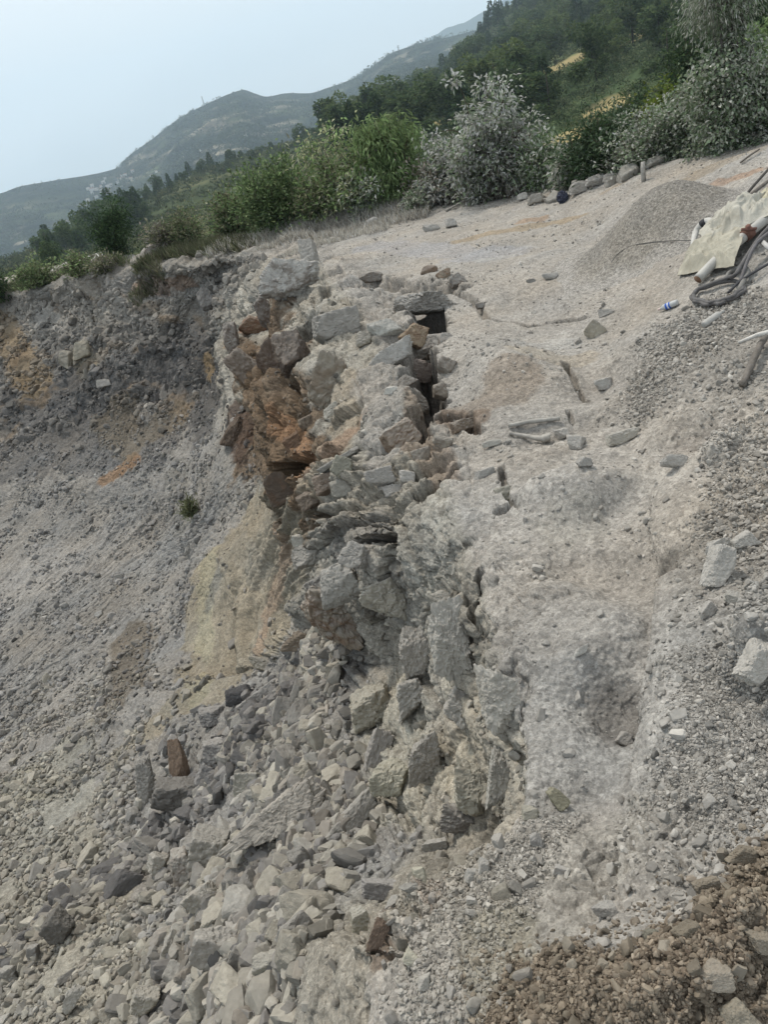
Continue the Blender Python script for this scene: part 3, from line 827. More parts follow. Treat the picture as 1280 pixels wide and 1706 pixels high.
B(634, 796, 50, 32, 15, (160, 154, 146), "grey block at the lower end of the brown rock rib", name='rock', cat='rock')
B(682, 800, 30, 28, -10, (168, 163, 156), "pale grey stone in the gap right of the rock rib", name='rock', cat='rock', lift=.3)
B(655, 815, 46, 20, 15, (160, 155, 148), "flat grey stone in the gap below the rock rib", name='rock', cat='rock')
B(820, 742, 34, 12, 12, (168, 164, 152), "thin pale stone in the gravel left of the two sticks", name='rock', cat='rock', lift=.4)
B(806, 793, 40, 15, 22, (170, 166, 160), "pale pointed flake on blue-grey gravel", name='rock', cat='rock', lift=.4)
B(848, 832, 40, 46, 15, (150, 146, 128), "lichen-tinted knob beside the small dark hole", lift=.05, dust=.3)
B(690, 500, 110, 34, 8, (160, 155, 148), "dusty ledge of rock roofing the black hole in the plateau", name='rock_slab', cat='slab', lift=.35, depth=2.4, dust=.8, seed=61, at=P(712, 509, z=.05))
for x_, y_, w_, h_, a_, c_, t_ in [
    (742, 560, 30, 26, 20, GREY, "dusty broken block on the right rim of the black hole"), (744, 612, 34, 30, -30, (150, 140, 126), "dusty block on the right rim of the void, beside the wedged brown block"),
    (738, 655, 30, 34, 15, (146, 132, 114), "brownish block on the right rim where the void narrows"), (690, 690, 36, 26, 30, (140, 122, 100), "brown flake on the left rim of the narrowing void"),
    (618, 463, 40, 20, 12, (128, 120, 112), "dark clod-like block at the left end of the upper hollow"),
    (716, 452, 30, 20, 0, (140, 112, 86), "rusty block at the back of the upper hollow"),
    (764, 470, 26, 22, 30, GREY, "grey block at the right end of the upper hollow"), (800, 512, 20, 12, 10, GREY, "small dark stone where the long thin crack begins"),
    (676, 640, 40, 24, 45, (150, 140, 128), "grey flake hanging over the left side of the void"), (700, 760, 34, 28, 20, (142, 130, 114), "brownish block below the narrowing void"),
    (736, 740, 36, 24, -15, (150, 140, 124), "tan-grey block right of the brownish one below the void"), (770, 712, 40, 24, 10, (136, 116, 94), "brown earthy block in the rusty patch right of the void")]:
    B(x_, y_, w_, h_, a_, c_, t_, name='rock', cat='rock', lift=.15, dust=.35, stain=(124, 106, 88))
B(716, 574, 66, 40, 18, (156, 148, 138), "broken dusty block bridging the gap between the black hole and the wedge-shaped void", name='rock', cat='rock', depth=1.3, dust=.5, at=P(720, 574, z=-.13), stain=(128, 112, 96))
B(690, 668, 46, 34, -30, (146, 134, 120), "tilted dusty block jammed across the narrow end of the void", name='rock', cat='rock', depth=1.2, dust=.5, at=P(700, 672, z=-.12))
# near face
B(500, 900, 26, 24, 5, (178, 173, 160), "pale stone sticking out at the upper left of the near cliff face", name='rock', cat='rock', lift=0.24, boxy=.22, rough=.10)
B(524, 928, 66, 42, 12, (151, 145, 134), "grey angular block above the big wedge", lift=0.18, boxy=.22, rough=.10)
B(610, 872, 96, 46, 25, (169, 163, 156), "dusty rounded ledge block above the big wedge", lift=0.13, dust=.8, boxy=.22, rough=.10)
B(600, 925, 46, 60, 70, (149, 144, 136), "grey upright block between the ledge block and the big wedge", lift=0.16, boxy=.22, rough=.10)
B(540, 975, 46, 50, 40, (124, 118, 112), "dark grey block left of the big wedge", lift=0.16, boxy=.22, rough=.10)
B(580, 972, 76, 76, 10, (160, 156, 147), "upper half of the split grey block with a flat dusty top above the wedge", lift=0.21, phrase="the split grey block", boxy=.22, rough=.10)
B(574, 1034, 127, 90, -32, (146, 130, 108), "big wedge-shaped block with brown underside jutting over the rubble", name='boulder', lift=0.23, dust=.5, stain=(138, 104, 74), phrase="the big wedge", seed=17, boxy=.22, rough=.10)
B(505, 1068, 60, 38, -15, (134, 116, 94), "brown flat block low on the left of the big wedge", name='rock', cat='rock', dust=.1, boxy=.22, rough=.10)
B(655, 996, 102, 73, -10, (171, 164, 146), "beige flat-topped block right of the big wedge", lift=0.18, phrase="the beige flat-topped block", boxy=.22, rough=.10)
B(744, 1003, 56, 34, -15, (171, 164, 149), "small wedge of pale rock at the cliff lip", name='rock', cat='rock', boxy=.22, rough=.10)
B(764, 1078, 85, 146, 18, (177, 172, 161), "tall smooth pale block in the upper middle of the near face", lift=0.13, phrase="the tall smooth pale block", boxy=.3, rough=.10)
B(700, 1080, 56, 98, 5, (169, 162, 151), "narrow pale block left of the tall smooth block", lift=0.13, boxy=.22, rough=.10)
B(625, 1176, 76, 81, 10, (162, 154, 132), "beige smooth-faced block low on the left of the near face", lift=0.16, phrase="the beige smooth-faced block", dust=.25, boxy=.22, rough=.10)
B(665, 1298, 76, 66, 20, (166, 160, 135), "pointed beige block at the foot of the near face", lift=0.21, phrase="the pointed beige block", dust=.2, boxy=.22, rough=.10)
B(628, 1265, 37, 85, -20, (149, 141, 132), "thin upright fin of rock left of the pointed beige block", name='rock', cat='rock', lift=0.16, boxy=.22, rough=.10)
B(802, 1312, 76, 90, -5, (166, 160, 140), "flat-faced beige block beside the notch at the foot of the lip", lift=0.14, dust=.2, phrase="the flat-faced beige block", boxy=.22, rough=.10)
B(760, 1240, 73, 78, 10, (162, 156, 141), "cracked beige block in the lower middle of the near face", lift=0.13, boxy=.22, rough=.10)
B(716, 1266, 54, 98, 0, (158, 151, 139), "upright grey-beige block right of the pointed beige block", lift=0.14, boxy=.22, rough=.10)
B(782, 1180, 81, 61, -35, (164, 158, 147), "slanting block under the tall smooth block", lift=0.14, boxy=.22, rough=.10)
B(840, 1170, 68, 134, 12, (175, 169, 156), "long pale face block just under the lip of the plateau", lift=0.11, dust=.4, boxy=.22, rough=.10)
B(838, 1290, 39, 110, -12, (170, 166, 154), "thin pale edge block along the lip above the notch", lift=0.13, boxy=.22, rough=.10)
B(690, 1170, 61, 73, 20, (160, 155, 145), "grey block between the beige smooth-faced block and the tall pale block", lift=0.14, boxy=.22, rough=.10)
B(770, 1370, 73, 49, -10, (128, 121, 114), "dark grey block in the shadowed notch", lift=0.16, boxy=.22, rough=.10)
# slabs and boulders in the rubble
B(474, 1376, 215, 62, 42, (162, 152, 138), "long diagonal slab lying in the rubble, the largest one", name='rock_slab', cat='slab', lift=.36, depth=1.2, phrase="the long diagonal slab", seed=3, dust=.3)
B(588, 1374, 126, 44, 48, (156, 150, 140), "second long slab right of the long diagonal slab", name='rock_slab', cat='slab', lift=.2, depth=1.2, phrase="the second long slab", dust=.3)
B(306, 1334, 84, 66, -8, (104, 99, 94), "large dark grey boulder at the left edge of the rubble", lift=.35, phrase="the large dark boulder", dust=.2, boxy=.3, seed=44)
B(318, 1264, 30, 70, 12, (138, 112, 88), "orange-brown upright chunk above the large dark boulder", lift=.4, dust=0, phrase="the orange upright chunk", name='rock', cat='rock')
B(262, 1318, 36, 92, 8, (142, 137, 128), "upright layered pale block left of the large dark boulder", lift=.3, phrase="the layered pale block")
B(366, 1262, 50, 44, 10, (126, 121, 118), "grey blocky boulder right of the orange upright chunk", lift=.35, phrase="the blocky boulder by the orange chunk")
B(374, 1238, 30, 20, 10, (86, 84, 84), "dark charcoal stone resting on the grey blocky boulder", name='rock', cat='rock', lift=.5, dust=0)
B(350, 1300, 36, 44, -20, (110, 106, 108), "dark stone between the large dark boulder and the grey blocky one", name='rock', cat='rock', lift=.3)
B(366, 1424, 62, 66, -10, (144, 137, 122), "large beige-grey angular boulder left of the long diagonal slab", lift=.35, phrase="the beige-grey angular boulder")
B(315, 1460, 46, 60, 15, (148, 140, 126), "two-toned boulder with a brown side left of the beige-grey one", lift=.35, stain=(128, 106, 86), phrase="the two-toned boulder")
B(346, 1520, 56, 64, -40, (160, 151, 133), "pale beige leaning slab below the two-toned boulder", name='rock_slab', cat='slab', lift=.35, phrase="the pale leaning slab")
B(372, 1598, 80, 68, -12, (162, 154, 141), "biggest pale boulder near the bottom of the rubble", lift=.35, phrase="the biggest pale boulder")
B(344, 1640, 50, 44, 20, (154, 146, 132), "grey-beige block tucked under the biggest pale boulder", lift=.35)
B(300, 1578, 34, 42, -30, (156, 149, 134), "pale upright block left of the biggest pale boulder", name='rock', cat='rock', lift=.35)
B(470, 1612, 70, 46, 16, (160, 154, 134), "flat beige boulder alone in finer rubble at the bottom", lift=.35, phrase="the flat beige boulder")
B(106, 1556, 50, 60, -30, (104, 99, 92), "dark grey pointed boulder in the floor gravel at the bottom left", lift=.35, phrase="the dark pointed boulder", dust=.1)
B(128, 1682, 26, 56, -25, (160, 153, 138), "pale upright stone standing in the floor gravel", name='rock', cat='rock', lift=.4)
B(246, 1690, 46, 60, -20, (158, 148, 126), "yellow-beige tall block at the bottom of the pit", lift=.35)
B(20, 1632, 34, 34, 10, (142, 137, 128), "round grey stone at the left border of the pit floor", name='rock', cat='rock', lift=.35)
B(56, 1600, 24, 34, -10, (138, 132, 124), "upright grey stone left of the dark pointed boulder", name='rock', cat='rock', lift=.35)
B(110, 1465, 30, 24, 10, (144, 138, 130), "pale grey flat stone above the dark pointed boulder", name='rock', cat='rock', lift=.35)
B(264, 1450, 34, 40, -20, (166, 158, 142), "pale faceted block between the two-toned boulder and floor gravel", name='rock', cat='rock', lift=.35)
B(440, 1168, 84, 26, 36, (148, 143, 138), "beam-shaped grey block at the top of the rubble", name='rock_slab', cat='slab', lift=.4, phrase="the beam-shaped block")
B(405, 1158, 52, 30, 20, (92, 90, 92), "dark charcoal block at the foot of the tan slope", name='rock', cat='rock', lift=.35, dust=0, phrase="the charcoal block")
B(440, 1110, 46, 26, -12, (146, 136, 112), "tan flat stone where the tan slope meets the rubble", name='rock', cat='rock', lift=.35)
B(360, 1195, 44, 34, 10, (112, 108, 108), "grey block below the charcoal block", name='rock', cat='rock', lift=.3)
B(420, 1310, 50, 60, -20, (152, 146, 128), "beige mass of rock left of the top of the long diagonal slab", lift=.2)
B(640, 1490, 70, 36, -5, (140, 136, 136), "grey-purple block at the rubble's right border", lift=.25)
B(600, 1556, 36, 52, 5, (158, 153, 130), "yellowish block leaning on the brown earth lip", name='rock', cat='rock', lift=.3)
B(640, 1560, 30, 56, -18, (118, 96, 78), "brown crumbling rock in the earth lip", name='rock', cat='rock', lift=.25, dust=0)
# loose stones on the plateau
g_ = dict(name='rock', cat='rock')
B(1036, 733, 58, 26, 24, (176, 170, 156), "cream wedge-shaped stone on the plateau right of the two sticks", lift=.3, phrase="the cream wedge stone", **g_)
B(960, 744, 36, 28, -8, (178, 173, 166), "pale five-sided stone between the sticks and the cream wedge", lift=.3, **g_)
B(938, 728, 22, 20, 15, (172, 167, 160), "small pale stone touching the five-sided stone", lift=.3, **g_)
B(972, 776, 28, 18, 8, (164, 159, 152), "grey stone below the five-sided stone", lift=.3, **g_)
B(1133, 773, 62, 24, -4, (182, 177, 170), "white oval flat stone lying on pale dust", lift=.25, phrase="the white oval stone", boxy=.2, sharp=10, **g_)
B(1010, 643, 36, 24, 22, (186, 183, 178), "white stone in a shallow dusty hollow", lift=.25, **g_)
B(990, 557, 32, 30, -50, (172, 164, 144), "beige stone at the end of the long thin crack", lift=.3, **g_)
B(1011, 523, 28, 15, 5, (166, 162, 156), "grey flat-topped stone above the beige one", lift=.3, **g_)
B(916, 464, 28, 14, 0, (164, 162, 158), "smooth grey stone lying alone at the foot of the gravel heap", lift=.3, boxy=.2, sharp=8, **g_)
B(886, 468, 16, 7, 10, (140, 137, 132), "small dark flat stone left of the smooth grey stone", lift=.3, **g_)
B(968, 1084, 27, 17, 18, (190, 186, 178), "bright white pointed stone on the lower plateau", lift=.3, **g_)
B(1046, 1236, 28, 27, -20, (160, 153, 146), "grey-pink stone at the lower edge of the sandy hollow", lift=.3, **g_)
B(1012, 1528, 42, 28, 12, (156, 152, 146), "pale-topped grey stone between gravel and brown earth", lift=.35, **g_)
B(1202, 962, 44, 76, -12, (184, 179, 171), "tall white block standing in the gravel bank on the right", lift=.3, phrase="the tall white block", name='boulder')
B(1196, 916, 58, 30, 12, (178, 173, 164), "white block directly above the tall white block", lift=.3, name='boulder')
B(1246, 908, 46, 32, 28, (176, 171, 162), "white angular block right of the tall white block", lift=.3, **g_)
B(1226, 1004, 38, 26, 0, (176, 170, 158), "pale squat stone at the foot of the tall white block", lift=.3, **g_)
B(1176, 1022, 34, 24, 40, (172, 167, 160), "pair of pale flakes left of the squat stone", lift=.3, **g_)
B(1262, 1094, 52, 84, -28, (184, 178, 168), "big pale rock half buried in the bank at the right border", lift=.25, name='boulder', phrase="the half-buried pale rock")
B(926, 1337, 46, 30, -42, (156, 150, 118), "olive-yellow flat stone on the lower plateau", lift=.3, phrase="the olive-yellow stone", dust=.1, **g_)
B(886, 1358, 30, 22, 0, (160, 154, 134), "pale greenish stone left of the olive-yellow stone", lift=.3, dust=.2, **g_)
B(694, 1466, 24, 28, 20, (178, 172, 148), "cream hollow-faced stone above the brown earth lip", lift=.3, dust=.1, **g_)
B(691, 1600, 28, 30, -10, (182, 176, 152), "cream triangular stone in the lower gravel", lift=.3, dust=.1, **g_)
B(709, 1642, 24, 24, 10, (170, 163, 150), "pale stone below the cream triangular stone", lift=.3, **g_)
B(724, 1414, 46, 22, 14, (168, 163, 154), "pale flat stone lying on the lip below the notch", lift=.3, **g_)
B(790, 1466, 28, 28, -30, (170, 165, 156), "pale pointed stone in the lower gravel", lift=.3, **g_)
B(806, 1450, 20, 28, 5, (168, 163, 154), "upright pale stone beside the pointed one", lift=.3, **g_)
B(788, 1505, 20, 13, -8, (196, 191, 182), "small bright white chip in the lower gravel", lift=.3, **g_)
B(896, 1404, 22, 28, 10, (150, 146, 142), "grey upright chip where the gravel bank starts", lift=.3, **g_)
B(932, 1450, 24, 18, 0, (172, 166, 160), "pale chip below the grey upright chip", lift=.3, **g_)
B(1228, 1678, 66, 60, 15, (152, 141, 120), "big rounded tan stone in the brown earth heap", lift=.3, name='boulder', phrase="the big rounded tan stone", boxy=.1, sharp=8, dust=0)
B(1190, 1618, 62, 44, 10, (160, 147, 128), "pinkish pale stone in the middle of the brown earth heap", lift=.25, dust=0, boxy=.2, sharp=10, **g_)
B(1150, 1560, 50, 40, 20, (130, 118, 98), "brown clod-covered stone above the pinkish stone", lift=.2, dust=0, sharp=9, **g_)
B(1086, 1566, 30, 26, 5, (128, 124, 108), "green-grey stone at the upper border of the brown earth heap", lift=.3, dust=0, **g_)
B(1250, 1430, 60, 30, -8, (138, 125, 105), "flat brown stone topping the brown earth heap at the right border", lift=.25, dust=0, **g_)
B(1180, 1480, 44, 26, 15, (142, 129, 109), "flat brownish stone left of the topmost one on the earth heap", lift=.25, dust=0, **g_)
B(1262, 1560, 40, 40, 15, (146, 133, 113), "brownish block at the right border of the earth heap", lift=.25, dust=0, **g_)
# rim of the plateau by the bushes and of the far wall
B(722, 383, 34, 13, 6, (172, 168, 162), "flat pale stone on the plateau below the dusty bush", lift=.3, **g_)
B(750, 375, 20, 17, 5, (168, 164, 158), "round pale stone right of the flat one below the dusty bush", lift=.3, **g_)
B(626, 374, 28, 14, 15, (170, 167, 162), "pale stone at the edge of the dusty grass", lift=.4, **g_)
B(648, 371, 18, 12, 0, (172, 169, 163), "smaller pale stone next to the one at the edge of the dusty grass", lift=.4, **g_)
B(940, 316, 46, 22, 8, (184, 180, 172), "white flat block behind the dark blue bag", lift=.4, **g_)
B(968, 318, 30, 20, 10, (172, 166, 158), "pale block right of the dark blue bag", lift=.4, **g_)
B(994, 308, 36, 20, 12, (178, 173, 166), "white block in the row of stones below the green shrubs", lift=.4, **g_)
B(1020, 300, 26, 15, 8, (172, 167, 160), "pale stone left of the wooden post", lift=.4, **g_)
B(870, 331, 18, 12, 12, (190, 186, 178), "small white stone at the foot of the dusty bush", lift=.4, **g_)
B(895, 336, 30, 16, 10, (168, 160, 148), "tan-grey stone left of the dark blue bag", lift=.4, **g_)
B(270, 414, 62, 22, 24, (166, 158, 148), "pale slanted rock cropping out on the rim in front of the slender dark tree", lift=.3, dust=.6, stain=(128, 96, 68), name='boulder', phrase="the rim outcrop")
B(335, 425, 20, 12, 5, (160, 152, 140), "grey stone in weeds right of the rim outcrop", lift=.3, **g_)
B(136, 590, 34, 30, 20, (160, 150, 126), "pale yellowish block high on the far pit wall", lift=.3, dust=.2, phrase="the yellowish wall block", **g_)
B(112, 600, 26, 34, -10, (150, 142, 124), "tan block beside the yellowish block on the far wall", lift=.3, dust=.2, **g_)
B(175, 640, 26, 14, 10, (160, 154, 146), "pale stone below the yellowish block on the far wall", lift=.3, **g_)
B(350, 500, 40, 44, 40, (140, 134, 130), "grey crag on the inner corner left of the buttress", lift=.1, name='boulder')
B(390, 570, 26, 60, 12, (170, 164, 158), "pale flaky edge along the left side of the buttress", lift=.15, name='boulder')
B(196, 962, 16, 10, 10, (160, 155, 148), "pale lone stone on the blue-grey scree", lift=.3, **g_)
B(166, 1023, 16, 12, 30, (164, 160, 154), "pale pointed stone on the lower blue-grey scree", lift=.3, **g_)

# --- the rest of the broken stone
def zone(pts, r, v=None, soft=.5):
    w = paint_full(pts, r, soft, .8)
    if v: w *= (v_ >= v[0]) & (v_ <= v[1])
    return w
XS, YS, ZS = proj(GP)
INV = ((ZS > .3) & (XS > -420) & (XS < 1700) & (YS > 0) & (YS < 2150)) * np.where((XS > -60) & (XS < 1340) & (YS < 1770), 1.0, .45)
Zr = np.maximum(zone([(510, 1160), (460, 1250), (480, 1340)], 95, (6.6, 10)), zone([(430, 1420), (400, 1550), (380, 1690)], 200, (6.3, 9.6)))
Zl = zone([(40, 1250), (60, 1400), (120, 1560), (140, 1690)], 170, (6.8, 10))
Zd = zone([(480, 1140), (420, 1200), (330, 1340), (230, 1420), (60, 1560)], 60, (6.3, 10))
Zt = tal_w * (1 - np.clip(Zr + Zl, 0, 1)) * (1 - .93 * TANW)
Zr = Zr * (1 - .9 * TANW)
Zw = wall_w * back_w
Zb = zone([(1330, 1490), (1220, 1600), (1080, 1700), (900, 1770)], 120, PL, .3)
Zn = zone([(740, 1420), (760, 1560), (740, 1690)], 90, (2, 5.5))
Zg = gravel * plat_w * (1 - Zb)
Zf = wall_w * (1 - back_w) * (1 - .9 * TANW)

def rots(n, nrm, flat=0.5):
    """random turns, shortest axis leaning to the ground's normal"""
    z = nrm + RNG.normal(size=(n, 3)) * flat
    z /= np.linalg.norm(z, axis=1)[:, None]
    a = RNG.normal(size=(n, 3)); x = np.cross(z, a); x /= np.linalg.norm(x, axis=1)[:, None]
    return np.stack([x, np.cross(z, x), z], 1)        # rows are axes

PROTO = {lv: [rock_unit(500 + 31 * k, lv, boxy=RNG.uniform(.2, 1)) for k in range(20)] for lv in (0, 1, 2)}
PROTO['r'] = [rock_unit(900 + 17 * k, 1, boxy=.2, sharp=7) for k in range(12)]
stuff_v, stuff_f, stuff_c = [], [], []
_cnt = [0]
def scatter(wt, n, smin, smax, power, own, mix=.6, flat=.5, sink=.25, lev=None, var=.2, patchy=0.0):
    """n stones on the ground, sizes smin..smax metres with a power law"""
    w = (wt * GA * INV).astype(np.float64)
    if patchy: w *= np.clip(.35 + patchy * fbm(GP, 1.4, 3, int(n) % 200), 0, 2)
    w /= w.sum()
    pick = RNG.choice(len(GP), n, p=w)
    s = smin * (1 - RNG.random(n) * (1 - (smin / smax) ** power)) ** (-1 / power)
    ax = np.stack([RNG.uniform(.85, 1.4, n), RNG.uniform(.65, 1.0, n), RNG.uniform(.4, .8, n)], 1) * s[:, None] / 2
    Rm = rots(n, GN[pick], flat)
    pos = GP[pick] + GN[pick] * (ax[:, 2:] * (1 - 2 * sink))
    px = s * FPX / np.maximum(ZS[pick], .3)
    own = np.atleast_2d(own)
    c = np.stack([C(*o) for o in own])[RNG.integers(0, len(own), n)] * mix + base[pick] * (1 - mix)
    c = c * RNG.normal(1, var, n).clip(.5, 1.5)[:, None]
    cls = np.where(px > 15, 2, np.where(px > 5.5, 1, 0))
    for cl in (0, 1, 2):
        for k in range(12 if lev == 'r' else 20):
            ii = np.flatnonzero((cls == cl) & (np.arange(n) % (12 if lev == 'r' else 20) == k))
            if not len(ii): continue
            p, f = PROTO['r'][k] if (lev == 'r' and cl > 0) else PROTO[cl][k]
            q = np.einsum('nvk,nkj->nvj', p[None] * ax[ii][:, None, :], Rm[ii]) + pos[ii][:, None, :]
            stuff_v.append(q.reshape(-1, 3).astype(np.float32))
            ff = f[None] + (np.arange(len(ii)) * len(p))[:, None, None] + _cnt[0]
            stuff_f.append(ff.reshape(-1, 3)); _cnt[0] += len(ii) * len(p)
            cc = np.repeat(c[ii], len(p), 0) * (1 + .05 * RNG.normal(size=(len(ii) * len(p), 1)))
            stuff_c.append(cc.astype(np.float32))

def flush(name):
    global stuff_v, stuff_f, stuff_c
    me = mesh_from(name, np.concatenate(stuff_v), np.concatenate(stuff_f), np.clip(np.concatenate(stuff_c), .01, .8), smooth=False)
    o = link(name, me, M_STUFF); tag(o, kind='stuff')
    stuff_v, stuff_f, stuff_c = [], [], []; _cnt[0] = 0
    print(name, len(me.vertices))
    return o
rub = [(160, 153, 136), (148, 142, 129), (168, 161, 146), (132, 127, 121), (146, 134, 119)]
drk = [(106, 103, 104), (118, 114, 114), (92, 90, 93), (130, 124, 120)]
S = QS * 1.15
scatter(Zr * (1 - .8 * Zd), int(9000 * S), .03, .13, 1.7, rub)
scatter(Zr + .6 * Zd, int(2600 * S), .07, .17, 2.2, rub + drk[:2], flat=.7)
scatter(Zd, int(3500 * S), .03, .16, 1.7, drk, flat=.7)
scatter(Zl, int(11000 * S), .025, .11, 2.0, rub + [(136, 133, 130)], patchy=1.4)
scatter(Zt, int(11000 * S), .03, .15, 2.2, [(142, 140, 140), (126, 124, 126), (150, 146, 140)], mix=.6, patchy=2.0)
scatter(Zw, int(9000 * S), .05, .26, 1.9, [(132, 128, 124), (112, 108, 106), (156, 150, 142)], mix=.35, flat=.8, sink=.35, patchy=1.6)
scatter(Zf, int(2600 * S), .015, .07, 2.0, [(156, 150, 140), (146, 140, 132)], mix=.5, flat=.8, sink=.3, patchy=1.6)
flush('rubble')
Zk = np.maximum(zone([(1290, 560), (1290, 800), (1290, 1000), (1250, 1250), (1100, 1390), (930, 1440)], 110, PL), zone([(1180, 520), (1120, 640), (1240, 640)], 80, PL)) * (1 - .75 * Zb)
_nr = sm(1050, 1200, YS)
scatter(Zk * _nr, int(30000 * S), .003, .016, 1.8, [(168, 162, 153), (154, 148, 139), (146, 139, 130), (180, 174, 165)], mix=.6, flat=.7, patchy=1.4)
scatter(Zk * (1 - _nr), int(17000 * S), .006, .034, 1.8, [(172, 166, 158), (158, 152, 144), (150, 143, 134), (182, 176, 167)], mix=.6, flat=.7, patchy=1.2)
scatter(Zk, int(170 * S), .02, .05, 2.4, [(168, 163, 155), (152, 146, 138), (178, 173, 165)], mix=.8, flat=.7)
scatter(Zg / np.maximum(ZS, 1), int(22000 * S), .008, .045, 2.0, [(166, 161, 154), (150, 145, 138), (176, 171, 164)], mix=.6, patchy=2.2)
scatter(plat_w * (1 - Zb), int(8000 * S), .012, .065, 2.0, [(172, 167, 160), (158, 153, 146)], mix=.6, patchy=1.8)
scatter(Zn, int(18000 * S), .004, .02, 1.8, [(166, 161, 150), (156, 150, 138), (144, 138, 128)], mix=.6)
flush('gravel')
scatter(Zb, int(36000 * S), .004, .017, 1.7, [(136, 119, 96), (148, 130, 106), (160, 144, 121), (122, 105, 84)], mix=.7, lev='r', flat=1.2, sink=.3)
scatter(Zb, int(130 * S), .018, .045, 2.4, [(136, 124, 104), (150, 140, 122), (122, 110, 90)], mix=.8, flat=1.2, sink=.3)
scatter(zone([(1330, 1450), (1200, 1540), (1040, 1640), (860, 1710)], 130, PL, .6), int(3000 * S), .006, .028, 1.8, [(130, 114, 92), (144, 128, 104), (118, 102, 82)], mix=.8, lev='r', flat=1.2)
flush('soil_clods')

# --- the stones that show largest: each an object of its own
KIND = {'beige': (168, 160, 143), 'grey': (146, 141, 134), 'dark grey': (106, 103, 103), 'pale': (172, 167, 158)}
SMESH = {}
for kn, kc in KIND.items():
    for k in range(14):
        p, f = rock_unit(3000 + 13 * k + len(kn), 3, boxy=RNG.uniform(.3, 1))
        p = p * np.array((RNG.uniform(.95, 1.35), RNG.uniform(.7, 1), RNG.uniform(.5, .85)))
        c = dusty(p + k, kc, p[:, 2] * 0, 0, 40 + k)
        me = mesh_from('stone', p, f, np.clip(c, .01, .8), smooth=False); me.materials.append(M_STONE)
        SMESH.setdefault(kn, []).append(me)
placed = [(b[3], b[2] * np.linalg.norm(b[3] - CAM) / FPX / 2) for b in BOULD]
STONES = []
def singles(wt, n, smin, smax, kinds, sink=.3, flat=.6, where=''):
    w = (wt * GA * INV).astype(np.float64); w /= w.sum()
    done = tries = 0
    pick = RNG.choice(len(GP), n * 12, p=w)
    for i in pick:
        if done >= n: break
        s = smax * (smin / smax) ** (RNG.random() ** .7)
        c = GP[i] + GN[i] * s * (.5 - sink)
        if any(np.sum((c - q) ** 2) < (.62 * (r + s / 2)) ** 2 for q, r in placed): continue
        placed.append((c, s / 2)); done += 1
        kn = kinds[RNG.integers(len(kinds))]
        STONES.append((c, s, kn, rots(1, GN[i][None], flat)[0], where))
singles(Zr * (1 - Zd) * (INV > .9), 170, .10, .24, ['beige', 'beige', 'grey', 'pale'], where='rubble')
singles(Zd * (INV > .9), 56, .11, .28, ['dark grey', 'dark grey', 'grey'], where='dark')
singles(Zl * (INV > .9), 45, .09, .20, ['grey', 'beige'], where='floor')
singles(Zg * sm(700, 900, XS) * (INV > .9), 26, .025, .075, ['pale', 'grey', 'pale'], where='bank')
singles(Zn * (INV > .9), 16, .03, .07, ['pale', 'beige'], where='lower')
singles(zone([(880, 335), (960, 322), (1040, 295), (1130, 265)], 12, PL), 16, .12, .34, ['pale'], where='rim')
DIRS = [("right of", 1, 0), ("above", 0, -1), ("left of", -1, 0), ("below", 0, 1)]
used = {}
WH = {'rubble': "in the rubble", 'dark': "in the dark rubble", 'floor': "on the pit floor", 'bank': "on the plateau gravel", 'lower': "in the lower gravel", 'rim': "in the row below the shrubs"}
for c, s, kn, Rm, where in STONES:
    o = link('stone', SMESH[kn][RNG.integers(len(SMESH[kn]))])
    o.matrix_world = Matrix(((*(Rm[0][[0]] * s / 2), Rm[1][0] * s / 2, Rm[2][0] * s / 2, c[0]), (Rm[0][1] * s / 2, Rm[1][1] * s / 2, Rm[2][1] * s / 2, c[1]), (Rm[0][2] * s / 2, Rm[1][2] * s / 2, Rm[2][2] * s / 2, c[2]), (0, 0, 0, 1)))
    px, py, zf = (float(q) for q in proj(c))
    pxs = s * FPX / zf
    size = "large" if pxs > 42 else ("middling" if pxs > 27 else "small")
    cand = sorted(LAND, key=lambda L: (L[0] - px) ** 2 + (L[1] - py) ** 2)[:5]
    lab = None
    for near_by in ("close ", "", "farther "):
        for L in cand:
            dx, dy = px - L[0], py - L[1]
            dist = math.hypot(dx, dy)
            if near_by == "close " and dist > 90: continue
            if near_by == "farther " and dist < 90: continue
            wd = max(DIRS, key=lambda q: q[1] * dx + q[2] * dy)[0]
            t = f"{size} {kn} stone {near_by}{wd} {L[2]}".replace("close above", "close above")
            if t not in used: lab = t; break
        if lab: break
    if lab is None:
        L, M2 = cand[0], cand[1]
        lab = f"{size} {kn} stone {WH[where]}"
    used[lab] = used.get(lab, 0) + 1
    tag(o, lab, 'stone', {'rubble': 'loose stones of the rubble fan', 'dark': 'dark loose stones of the rubble fan', 'floor': 'loose stones on the pit floor', 'bank': 'loose stones on the plateau', 'lower': 'loose stones on the plateau', 'rim': 'row of stones along the plateau rim'}[where])
print('stones', len(STONES), 'labels', len(used))
# ------------------------------------------------------------------ hills beyond the plateau
M_HILL = mat_attr("hill_cover", rough=1.0, var=0.25, vscale=0.02, bump=(), spec=0.0, coord='Object')
def curve(pts, n):
    pts = np.array(pts, dtype=float)
    t = np.linspace(0, len(pts) - 1, n)
    return catmull(pts, t)

